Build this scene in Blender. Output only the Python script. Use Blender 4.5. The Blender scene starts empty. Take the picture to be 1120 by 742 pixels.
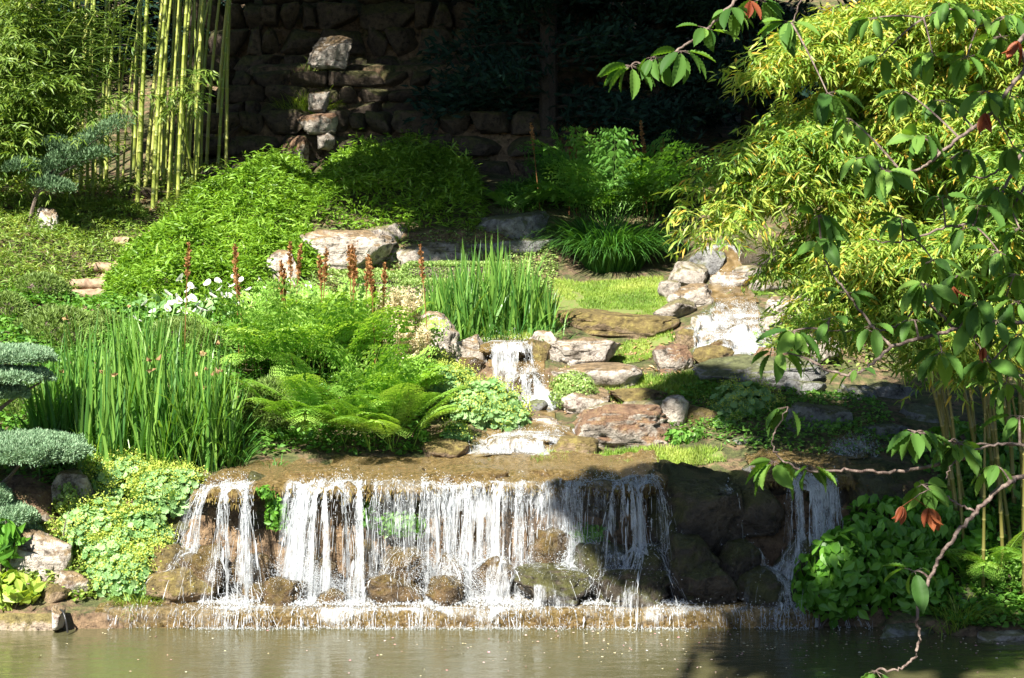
import bpy, bmesh, math, random
import numpy as np
from mathutils import Vector
from mathutils.bvhtree import BVHTree
random.seed(7)
RNG = np.random.default_rng(7)
SC = bpy.context.scene
COL = SC.collection

# ------------------------------------------------------------------ camera
F, CX, HY, H = 1776.0, 560.0, 250.0, 4.36      # focal length in photo pixels, centre column, horizon row, eye height
cam_data = bpy.data.cameras.new('camera')
cam_data.sensor_width = 36.0
cam_data.lens = F / 1120.0 * 36.0
cam_data.shift_y = -(371.0 - HY) / 1120.0
cam_data.clip_start, cam_data.clip_end = 0.1, 600.0
cam = bpy.data.objects.new('camera', cam_data)
cam.location = (0, 0, H)
cam.rotation_euler = (math.radians(90), 0, 0)
COL.objects.link(cam)
SC.camera = cam

# ------------------------------------------------------------------ sky, sun, exposure
SUN = Vector((-0.33, -0.68, 0.78)).normalized()         # direction towards the sun
world = bpy.data.worlds.new('World')
SC.world = world
world.use_nodes = True
wn = world.node_tree.nodes
sky = wn.new('ShaderNodeTexSky')
sky.sky_type = 'NISHITA'
sky.sun_disc = False
sky.air_density = 0.7
sky.dust_density = 0.3
sky.sun_elevation = math.asin(SUN.z)
sky.sun_rotation = math.atan2(SUN.x, SUN.y)
wn['Background'].inputs['Strength'].default_value = 0.05
world.node_tree.links.new(sky.outputs[0], wn['Background'].inputs['Color'])
sun_data = bpy.data.lights.new('sun', 'SUN')
sun_data.energy = 5.0
sun_data.angle = math.radians(0.53)
sun_data.color = (1.0, 0.95, 0.86)
sun = bpy.data.objects.new('sun', sun_data)
sun.rotation_euler = (-SUN).to_track_quat('-Z', 'Y').to_euler()
sun.location = (-20, -20, 40)
COL.objects.link(sun)
SC.view_settings.view_transform = 'Standard'
SC.view_settings.look = 'None'
SC.view_settings.gamma = 1.0
SC.view_settings.exposure = 1.68
SC.view_settings.use_curve_mapping = False
SC.render.engine = 'CYCLES'
SC.cycles.max_bounces = 6
SC.cycles.diffuse_bounces = 3
SC.cycles.glossy_bounces = 3
SC.cycles.transmission_bounces = 4
SC.cycles.transparent_max_bounces = 16
SC.cycles.caustics_reflective = False
SC.cycles.caustics_refractive = False
SC.cycles.sample_clamp_indirect = 6.0
SC.cycles.use_denoising = True

# ------------------------------------------------------------------ noise
def _hash(i, j, k, s):
    n = (i * 374761393 + j * 668265263 + k * 2147483647 + s * 974634721) & 0xFFFFFFFF
    n = ((n ^ (n >> 13)) * 1274126177) & 0xFFFFFFFF
    n = ((n ^ (n >> 16)) * 2246822519) & 0xFFFFFFFF
    return ((n ^ (n >> 15)) & 0xFFFFFF) / float(0xFFFFFF)

def vnoise(p, seed=0):
    p = np.asarray(p, float)
    i = np.floor(p).astype(np.int64)
    f = p - i
    f = f * f * (3 - 2 * f)
    out = 0
    for a in (0, 1):
        for b in (0, 1):
            for c in (0, 1):
                w = (f[:, 0] if a else 1 - f[:, 0]) * (f[:, 1] if b else 1 - f[:, 1]) * (f[:, 2] if c else 1 - f[:, 2])
                out = out + w * _hash(i[:, 0] + a, i[:, 1] + b, i[:, 2] + c, seed)
    return out * 2 - 1

def fbm(p, octv=4, seed=0):
    out, amp, s = 0, 0.5, 1.0
    for o in range(octv):
        out = out + amp * vnoise(np.asarray(p) * s + o * 17.3, seed + o)
        amp *= 0.5
        s *= 2.03
    return out

# ------------------------------------------------------------------ mesh builder
class Soup:
    def __init__(self):
        self.v, self.f, self.r, self.n = [], [], [], 0
    def add(self, v, f, r=0.5):
        v = np.asarray(v, float).reshape(-1, 3)
        if len(v) == 0:
            return
        f = np.asarray(f, np.int64)
        self.v.append(v)
        self.f.append(f + self.n)
        self.r.append(np.broadcast_to(np.asarray(r, float), (len(v),)))
        self.n += len(v)
    def mesh(self, name, mat, smooth=False):
        me = bpy.data.meshes.new(name)
        if self.n == 0:
            return me
        V = np.concatenate(self.v)
        loops = np.concatenate([f.ravel() for f in self.f])
        tot = np.concatenate([np.full(len(f), f.shape[1]) for f in self.f])
        start = np.concatenate([[0], np.cumsum(tot)[:-1]])
        me.vertices.add(len(V))
        me.vertices.foreach_set('co', V.astype(np.float32).ravel())
        me.loops.add(len(loops))
        me.loops.foreach_set('vertex_index', loops.astype(np.int32))
        me.polygons.add(len(tot))
        me.polygons.foreach_set('loop_start', start.astype(np.int32))
        me.polygons.foreach_set('loop_total', tot.astype(np.int32))
        me.polygons.foreach_set('use_smooth', np.full(len(tot), smooth, bool))
        me.update(calc_edges=True)
        a = me.attributes.new('rnd', 'FLOAT', 'POINT')
        a.data.foreach_set('value', np.concatenate(self.r).astype(np.float32))
        me.materials.append(mat)
        return me
    def build(self, name, mat, parent=None, smooth=False, loc=None):
        """links the collected shapes as one object; loc (world) becomes the origin"""
        if loc is not None:
            o0 = np.asarray(loc, float)
            self.v = [v - o0 for v in self.v]
        elif parent is not None:
            o0 = np.asarray(parent.location, float)
            self.v = [v - o0 for v in self.v]
        o = bpy.data.objects.new(name, self.mesh(name, mat, smooth))
        COL.objects.link(o)
        if loc is not None:
            o.location = loc
        if parent is not None:
            o.parent = parent
        return o

def tag(o, label, cat, group=None, kind=None):
    o['label'] = label
    o['category'] = cat
    if group:
        o['group'] = group
    if kind:
        o['kind'] = kind
    return o

def thing(name, label, cat, loc, group=None):
    o = bpy.data.objects.new(name, None)
    o.empty_display_size = 0.2
    o.location = tuple(float(c) for c in loc)
    COL.objects.link(o)
    return tag(o, label, cat, group)

def struct(o, label=None, kind='structure'):
    o['kind'] = kind
    if label:
        o['label'] = label
    return o

def unit(a):
    a = np.asarray(a, float)
    return a / np.maximum(np.linalg.norm(a, axis=-1, keepdims=True), 1e-9)

def scatter(s, tv, tf, pos, fwd, up, scl, rnd=None):
    """copies of a small template: +Y of the template along fwd, +Z towards up"""
    pos = np.asarray(pos, float)
    N = len(pos)
    if N == 0:
        return
    y = unit(fwd)
    x = np.cross(y, up)
    bad = np.linalg.norm(x, axis=1) < 1e-4
    if bad.any():
        x[bad] = np.cross(y[bad], np.array([0.3, 0.5, 0.8]))
    x = unit(x)
    z = np.cross(x, y)
    tv = np.asarray(tv, float)
    scl = np.asarray(scl, float)
    if scl.ndim == 1:
        scl = np.repeat(scl[:, None], 3, 1)
    V = pos[:, None, :] + (tv[None, :, 0:1] * scl[:, None, 0:1]) * x[:, None, :] \
        + (tv[None, :, 1:2] * scl[:, None, 1:2]) * y[:, None, :] + (tv[None, :, 2:3] * scl[:, None, 2:3]) * z[:, None, :]
    k = len(tv)
    tf = np.asarray(tf)
    Fc = (tf[None] + (np.arange(N) * k)[:, None, None]).reshape(-1, tf.shape[1])
    if rnd is None:
        rnd = RNG.random(N)
    s.add(V.reshape(-1, 3), Fc, np.repeat(rnd, k))

def rdir(n):
    return unit(RNG.normal(size=(n, 3)))

# leaf templates (base at the origin, tip at y = 1)
def t_diamond(w, fold=0.12, at=0.4, droop=0.0):
    return np.array([(0, 0, 0), (w, at, fold * w * 2), (0, 1, -droop), (-w, at, fold * w * 2)]), np.array([(0, 1, 2), (0, 2, 3)])
def t_lance(w, droop=0.15):
    return (np.array([(0, 0, 0), (w * .8, .22, .1 * w), (w, .45, .0), (0, 1, -droop), (-w, .45, 0), (-w * .8, .22, .1 * w), (0, .45, -.3 * w)]),
            np.array([(0, 1, 6), (1, 2, 6), (2, 3, 6), (6, 3, 4), (6, 4, 5), (6, 5, 0)]))
def t_round(n=9, notch=0.82, cup=0.18):
    v = [(0, 0, -cup * .6)]
    for i in range(n * 2 + 1):
        a = -math.pi / 2 + 0.22 + (2 * math.pi - 0.44) * i / (n * 2)
        r = .5 * (1.0 if i % 2 else notch)
        v.append((r * math.cos(a), .35 + r * math.sin(a) * .95, cup * (.35 if i % 2 else .1)))
    f = [(0, i, i + 1) for i in range(1, n * 2 + 1)]
    return np.array(v), np.array(f)
def t_cherry():
    rows = np.linspace(0, 1, 17)
    v, f = [], []
    for i, t in enumerate(rows):
        w = .215 * math.sin(math.pi * t ** .8) ** .75 * (1 if t < .75 else 1 - .35 * (t - .75) / .25) if 0 < t < 1 else 0
        dz = -.26 * t * t + (.010 if i % 2 else -.006)
        k = .012 if i % 2 else -.004
        v += [(-w, t + w * .25, dz + .30 * w + k), (-w * .5, t + w * .1, dz + .16 * w + k), (0, t, -.26 * t * t - .012), (w * .5, t + w * .1, dz + .16 * w + k), (w, t + w * .25, dz + .30 * w + k)]
    for i in range(len(rows) - 1):
        for j in range(4):
            a = i * 5 + j
            f.append((a, a + 1, a + 6, a + 5))
    return np.array(v), np.array(f)
OCT_V = np.array([(1, 0, 0), (-1, 0, 0), (0, 1, 0), (0, -1, 0), (0, 0, 1), (0, 0, -1)], float)
OCT_F = np.array([(0, 2, 4), (2, 1, 4), (1, 3, 4), (3, 0, 4), (2, 0, 5), (1, 2, 5), (3, 1, 5), (0, 3, 5)])

def tube(s, pts, rad, sides=6, rnd=0.5, flat=None):
    pts = np.asarray(pts, float)
    n = len(pts)
    rad = np.broadcast_to(np.asarray(rad, float), (n,))
    t = unit(np.gradient(pts, axis=0))
    ref = np.array([0.0, 0.0, 1.0]) if abs(t[:, 2]).mean() < 0.8 else np.array([0.0, 1.0, 0.0])
    a = unit(np.cross(t, ref))
    b = np.cross(t, a)
    ang = np.arange(sides) * 2 * math.pi / sides
    off = rad[:, None, None] * (np.cos(ang)[None, :, None] * a[:, None] + np.sin(ang)[None, :, None] * b[:, None])
    if flat is not None:
        off = off * np.asarray(flat, float)
    V = pts[:, None] + off
    i = np.arange(n - 1)[:, None]
    j = np.arange(sides)[None]
    jn = (j + 1) % sides
    Fq = np.stack([i * sides + j, i * sides + jn, (i + 1) * sides + jn, (i + 1) * sides + j], -1).reshape(-1, 4)
    s.add(V.reshape(-1, 3), Fq, rnd)

def bez(p0, p1, p2, n=12):
    t = np.linspace(0, 1, n)[:, None]
    return (1 - t) ** 2 * np.asarray(p0) + 2 * t * (1 - t) * np.asarray(p1) + t * t * np.asarray(p2)

def smooth_path(pts, n=8, jit=0.0):
    """Catmull-Rom through the points"""
    P = [np.asarray(p, float) for p in pts]
    P = [2 * P[0] - P[1]] + P + [2 * P[-1] - P[-2]]
    out = []
    for i in range(1, len(P) - 2):
        for k in range(n):
            t = k / n
            out.append(.5 * (2 * P[i] + (P[i + 1] - P[i - 1]) * t + (2 * P[i - 1] - 5 * P[i] + 4 * P[i + 1] - P[i + 2]) * t * t
                             + (3 * P[i] - P[i - 1] - 3 * P[i + 1] + P[i + 2]) * t ** 3))
    out.append(P[-2])
    out = np.array(out)
    if jit:
        out[1:-1] += RNG.normal(size=(len(out) - 2, 3)) * jit
    return out

def blades(s, base, az, lean, bend, length, width, segs=5, twist=0.0, rnd=None, prof=None):
    """sword or grass blades: az = heading, lean = start angle from vertical, bend = added angle along the blade"""
    N = len(base)
    base = np.asarray(base, float)
    h = np.stack([np.cos(az), np.sin(az), np.zeros(N)], 1)
    t = np.linspace(0, 1, segs + 1)
    ang = lean[:, None] + bend[:, None] * (t[None, :-1] + .5 / segs) ** 1.5
    step = length[:, None] / segs
    r = np.concatenate([np.zeros((N, 1)), np.cumsum(np.sin(ang) * step, 1)], 1)
    z = np.concatenate([np.zeros((N, 1)), np.cumsum(np.cos(ang) * step, 1)], 1)
    c = base[:, None] + h[:, None] * r[:, :, None] + np.array([0, 0, 1.0]) * z[:, :, None]
    sa = az + math.pi / 2 + RNG.normal(size=N) * twist
    side = np.stack([np.cos(sa), np.sin(sa), np.zeros(N)], 1)
    if prof is None:
        prof = np.minimum(1, (1 - t) * 2.2) * (.75 + .25 * np.minimum(1, t * 4))
    w = width[:, None] * prof[None] * .5
    L = c - side[:, None] * w[:, :, None]
    R = c + side[:, None] * w[:, :, None]
    k = segs + 1
    V = np.stack([L, R], 2).reshape(N, k * 2, 3)
    tf = np.array([(2 * i, 2 * i + 1, 2 * i + 3, 2 * i + 2) for i in range(segs)])
    Fc = (tf[None] + (np.arange(N) * k * 2)[:, None, None]).reshape(-1, 4)
    if rnd is None:
        rnd = RNG.random(N)
    s.add(V.reshape(-1, 3), Fc, np.repeat(rnd, k * 2))

# ------------------------------------------------------------------ materials
def ramp(nt, fac, stops):
    r = nt.nodes.new('ShaderNodeValToRGB')
    el = r.color_ramp.elements
    while len(el) < len(stops):
        el.new(0.5)
    for e, (p, c) in zip(el, stops):
        e.position = p
        e.color = (*c, 1)
    nt.links.new(fac, r.inputs[0])
    return r.outputs[0]

def leafmat(name, stops, trans=0.35, rough=0.45, tcol=None, spec=0.4):
    m = bpy.data.materials.new(name)
    m.use_nodes = True
    nt = m.node_tree
    N, L = nt.nodes, nt.links
    b = N['Principled BSDF']
    at = N.new('ShaderNodeAttribute')
    at.attribute_name = 'rnd'
    n = len(stops)
    col = ramp(nt, at.outputs['Fac'], [(i / max(1, n - 1), c) for i, c in enumerate(stops)])
    L.new(col, b.inputs['Base Color'])
    b.inputs['Roughness'].default_value = rough
    b.inputs['Specular IOR Level'].default_value = spec
    if trans > 0:
        tr = N.new('ShaderNodeBsdfTranslucent')
        mx = N.new('ShaderNodeMixRGB')
        mx.blend_type = 'MULTIPLY'
        mx.inputs[0].default_value = 1
        mx.inputs[2].default_value = (*(tcol or (1.5, 1.45, .55)), 1)
        L.new(col, mx.inputs[1])
        L.new(mx.outputs[0], tr.inputs[0])
        ms = N.new('ShaderNodeMixShader')
        ms.inputs[0].default_value = trans
        L.new(b.outputs[0], ms.inputs[1])
        L.new(tr.outputs[0], ms.inputs[2])
        L.new(ms.outputs[0], N['Material Output'].inputs['Surface'])
    return m

def rockmat(name, c1, c2, moss, moss_amt, rough=0.85, scale=1.0, dark=(.05, .04, .03), bump=0.6, mosscol2=None, lichen=0.25):
    m = bpy.data.materials.new(name)
    m.use_nodes = True
    nt = m.node_tree
    N, L = nt.nodes, nt.links
    b = N['Principled BSDF']
    geo = N.new('ShaderNodeNewGeometry')
    pos = geo.outputs['Position']
    def noise(sc, det=6, ro=.6, dist=0.0):
        n = N.new('ShaderNodeTexNoise')
        n.inputs['Scale'].default_value = sc * scale
        n.inputs['Detail'].default_value = det
        n.inputs['Roughness'].default_value = ro
        n.inputs['Distortion'].default_value = dist
        L.new(pos, n.inputs['Vector'])
        return n.outputs['Fac']
    big, mid, fine = noise(2.2, 5, .6, .6), noise(9, 6, .7), noise(45, 4, .7)
    base = ramp(nt, big, [(.34, c1), (.62, c2)])
    spk = ramp(nt, mid, [(.34, dark), (.47, (.42, .41, .40)), (.58, (.55, .55, .54)), (.72, (.8, .8, .8))])
    m1 = N.new('ShaderNodeMixRGB')
    m1.blend_type = 'OVERLAY'
    m1.inputs[0].default_value = .95
    L.new(base, m1.inputs[1])
    L.new(spk, m1.inputs[2])
    lich = ramp(nt, noise(6.5, 8, .75, .3), [(.58, (0, 0, 0)), (.64, (1, 1, 1))])
    m2 = N.new('ShaderNodeMixRGB')
    ml = N.new('ShaderNodeMath')
    ml.operation = 'MULTIPLY'
    ml.inputs[1].default_value = lichen
    L.new(lich, ml.inputs[0])
    L.new(ml.outputs[0], m2.inputs[0])
    L.new(m1.outputs[0], m2.inputs[1])
    m2.inputs[2].default_value = (min(1, c2[0] * 1.5), min(1, c2[1] * 1.5), min(1, c2[2] * 1.5), 1)
    # moss on surfaces that face up
    sep = N.new('ShaderNodeSeparateXYZ')
    L.new(geo.outputs['Normal'], sep.inputs[0])
    mm = N.new('ShaderNodeMath')
    mm.operation = 'MULTIPLY_ADD'
    mm.inputs[1].default_value = .35
    L.new(sep.outputs['Z'], mm.inputs[0])
    L.new(noise(3.3, 7, .7, .4), mm.inputs[2])
    mask = ramp(nt, mm.outputs[0], [(max(0, .93 - moss_amt), (0, 0, 0)), (min(1, 1.06 - moss_amt), (.9, .9, .9))])
    mcol = ramp(nt, mid, [(.34, tuple(x * .5 for x in moss)), (.5, moss), (.66, mosscol2 or tuple(x * 1.6 for x in moss))])
    m3 = N.new('ShaderNodeMixRGB')
    L.new(mask, m3.inputs[0])
    L.new(m2.outputs[0], m3.inputs[1])
    L.new(mcol, m3.inputs[2])
    L.new(m3.outputs[0], b.inputs['Base Color'])
    b.inputs['Roughness'].default_value = rough
    vo = N.new('ShaderNodeTexVoronoi')
    vo.feature = 'DISTANCE_TO_EDGE'
    vo.inputs['Scale'].default_value = 1.9 * scale
    wv = N.new('ShaderNodeVectorMath')
    wv.operation = 'MULTIPLY_ADD'
    nz = N.new('ShaderNodeTexNoise')
    nz.inputs['Scale'].default_value = 4 * scale
    nz.inputs['Detail'].default_value = 5
    L.new(pos, nz.inputs['Vector'])
    L.new(nz.outputs['Color'], wv.inputs[0])
    wv.inputs[1].default_value = (1.1, 1.1, .6)
    L.new(pos, wv.inputs[2])
    L.new(wv.outputs[0], vo.inputs['Vector'])
    crk = ramp(nt, vo.outputs['Distance'], [(.0, (0, 0, 0)), (.035, (1, 1, 1))])
    mc = N.new('ShaderNodeMixRGB')
    mc.blend_type = 'MULTIPLY'
    mc.inputs[0].default_value = .16
    L.new(m3.outputs[0], mc.inputs[1])
    L.new(crk, mc.inputs[2])
    L.new(mc.outputs[0], b.inputs['Base Color'])
    add0 = N.new('ShaderNodeMath')
    add0.operation = 'MULTIPLY_ADD'
    add0.inputs[1].default_value = .12
    L.new(crk, add0.inputs[0])
    add = N.new('ShaderNodeMath')
    add.operation = 'MULTIPLY_ADD'
    add.inputs[1].default_value = .35
    L.new(fine, add.inputs[0])
    L.new(mid, add0.inputs[2])
    L.new(add0.outputs[0], add.inputs[2])
    bp = N.new('ShaderNodeBump')
    bp.inputs['Strength'].default_value = min(1, bump * 1.5)
    bp.inputs['Distance'].default_value = .08
    L.new(add.outputs[0], bp.inputs['Height'])
    L.new(bp.outputs[0], b.inputs['Normal'])
    return m

def plainmat(name, col, rough=.7, c2=None, scale=12, bump=.3):
    m = bpy.data.materials.new(name)
    m.use_nodes = True
    nt = m.node_tree
    N, L = nt.nodes, nt.links
    b = N['Principled BSDF']
    geo = N.new('ShaderNodeNewGeometry')
    n = N.new('ShaderNodeTexNoise')
    n.inputs['Scale'].default_value = scale
    n.inputs['Detail'].default_value = 6
    L.new(geo.outputs['Position'], n.inputs['Vector'])
    L.new(ramp(nt, n.outputs['Fac'], [(.35, col), (.65, c2 or tuple(x * .55 for x in col))]), b.inputs['Base Color'])
    b.inputs['Roughness'].default_value = rough
    bp = N.new('ShaderNodeBump')
    bp.inputs['Strength'].default_value = bump
    bp.inputs['Distance'].default_value = .03
    L.new(n.outputs['Fac'], bp.inputs['Height'])
    L.new(bp.outputs[0], b.inputs['Normal'])
    return m

M = {}
M['sasa'] = leafmat('dwarf_bamboo_leaf', [(.09, .19, .015), (.17, .32, .03), (.27, .43, .06)], .35)
M['groundcover'] = leafmat('ground_cover_leaf', [(.10, .18, .025), (.19, .30, .05), (.32, .38, .10)], .3)
M['iris'] = leafmat('iris_leaf', [(.05, .15, .03), (.12, .27, .045), (.25, .42, .08)], .35, .38)
M['fern'] = leafmat('fern_leaf', [(.13, .27, .035), (.24, .43, .07), (.36, .54, .12)], .4)
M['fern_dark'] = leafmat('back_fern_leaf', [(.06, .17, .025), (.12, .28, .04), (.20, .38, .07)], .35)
M['rust'] = leafmat('fern_spike', [(.16, .07, .025), (.30, .135, .045), (.40, .22, .08)], .1, .8)
M['mantle'] = leafmat('lady_mantle_leaf', [(.13, .26, .08), (.22, .38, .14), (.32, .48, .20)], .3, .5)
M['mantle_flower'] = leafmat('lady_mantle_flower', [(.26, .36, .05), (.40, .48, .08), (.54, .57, .13)], .3, .7)
M['pine'] = leafmat('pine_needle', [(.07, .13, .025), (.15, .24, .045), (.27, .36, .10)], .15, .55)
M['juniper'] = leafmat('juniper_needle', [(.14, .24, .13), (.22, .35, .20), (.34, .46, .29)], .2, .8, (1.2, 1.2, .8), .1)
M['blue_juniper'] = leafmat('blue_juniper_needle', [(.06, .11, .05), (.11, .19, .09), (.20, .30, .16)], .15, .8, (1.1, 1.2, .9), .1)
M['conifer'] = leafmat('conifer_needle', [(0.008, 0.025, 0.017), (0.014, 0.038, 0.028), (0.025, 0.056, 0.042)], .05, .85, (1.1, 1.2, .9), .1)  # needle colour darkened to carry the deep shade at the back
M['bamboo_leaf'] = leafmat('bamboo_leaf', [(.06, .13, .02), (.15, .24, .035), (.29, .37, .08)], .35)
M['gold_leaf'] = leafmat('golden_bamboo_leaf', [(.06, .15, .03), (.13, .26, .04), (.25, .37, .06), (.40, .45, .09), (.58, .38, .06)], .4, .42)
M['tree_leaf'] = leafmat('tree_leaf', [(.04, .09, .02), (.07, .14, .03)], .3)
M['sedge'] = leafmat('sedge_leaf', [(.03, .10, .02), (.06, .18, .03), (.10, .25, .04)], .3)
M['grass'] = leafmat('lawn_grass', [(.13, .24, .03), (.24, .36, .05), (.38, .45, .10)], .35, .6)
M['box'] = leafmat('clipped_leaf', [(.11, .20, .035), (.22, .34, .08), (.40, .50, .18)], .25, .4)
M['astilbe'] = leafmat('astilbe_plume', [(.56, .46, .25), (.74, .64, .40), (.84, .78, .56)], .3, .8, (1.0, 1.0, .9))
M['shrub'] = leafmat('broad_leaf', [(.06, .17, .02), (.12, .30, .03), (.20, .42, .06)], .4, .4)
M['lime_shrub'] = leafmat('lime_leaf', [(.20, .34, .04), (.34, .46, .07), (.46, .54, .12)], .35, .45)
M['white_petal'] = leafmat('white_petal', [(.68, .68, .62), (.74, .74, .69)], .3, .5, (1, 1, .95))
M['cherry'] = leafmat('cherry_leaf', [(.04, .10, .02), (.09, .19, .035), (.19, .32, .06)], .35, .55, (1.9, 1.9, .5), .15)
M['dried'] = leafmat('dried_leaf', [(.20, .045, .015), (.30, .09, .03)], .3, .6, (1.3, .9, .6))
M['petal'] = leafmat('floating_petal', [(.55, .52, .42), (.65, .6, .35), (.6, .25, .3), (.7, .68, .6)], 0, .6)
M['litter'] = leafmat('dry_leaf_litter', [(.20, .11, .05), (.36, .22, .10), (.50, .36, .20)], .1, .8, (1, 1, .8))
M['hang_moss'] = leafmat('hanging_moss', [(.05, .035, .012), (.11, .075, .02), (.20, .15, .03)], .1, .7)
M['bark'] = plainmat('bark', (.16, .12, .09), .85, (.07, .05, .04), 30, .6)
M['dark_bark'] = plainmat('dark_bark', (.055, .042, .032), .9, (.025, .02, .016), 30, .6)
M['cherry_bark'] = plainmat('cherry_bark', (.20, .15, .12), .75, (.08, .05, .04), 60, .5)
M['log'] = plainmat('weathered_log', (.34, .245, .155), .85, (.17, .11, .07), 14, .5)
M['hose'] = plainmat('hose', (.03, .03, .03), .4)
M['kerb'] = rockmat('pond_kerb', (.34, .26, .19), (.46, .38, .29), (.16, .13, .03), .42, .8)

R = {}
R['pale'] = rockmat('pale_limestone', (.37, .32, .265), (.53, .48, .42), (.17, .11, .045), .27)
R['grey'] = rockmat('grey_limestone', (.28, .245, .21), (.42, .375, .325), (.15, .13, .05), .26)
R['two'] = rockmat('lichened_limestone', (.30, .26, .22), (.48, .43, .37), (.17, .085, .04), .50, mosscol2=(.25, .16, .06))
R['moss'] = rockmat('mossy_stone', (.18, .125, .07), (.30, .22, .135), (.13, .095, .025), .50, mosscol2=(.23, .19, .045))
R['brown'] = rockmat('brown_wet_stone', (.065, .043, .02), (.15, .098, .045), (.095, .066, .02), .36, .25)
R['dark'] = rockmat('dark_wet_stone', (.045, .035, .025), (.095, .075, .05), (.06, .06, .015), .42, .35)  # wet stone, darkened further for the shaded areas where most of it lies
R['slate'] = rockmat('grey_shaded_stone', (.14, .14, .14), (.25, .25, .24), (.09, .10, .03), .30, .7)  # darker grey, mostly for stones in shade; that shade is in the colour
R['wall'] = rockmat('shaded_dry_stone', (.055, .04, .028), (.10, .074, .05), (.07, .07, .02), .36, .9)  # base colour darkened to carry the deep shade on the terrace wall
R['ledge'] = rockmat('algae_stone', (.12, .075, .03), (.31, .21, .09), (.23, .16, .055), .47, .2, mosscol2=(.38, .28, .13), bump=1.0, scale=2.2)

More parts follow.
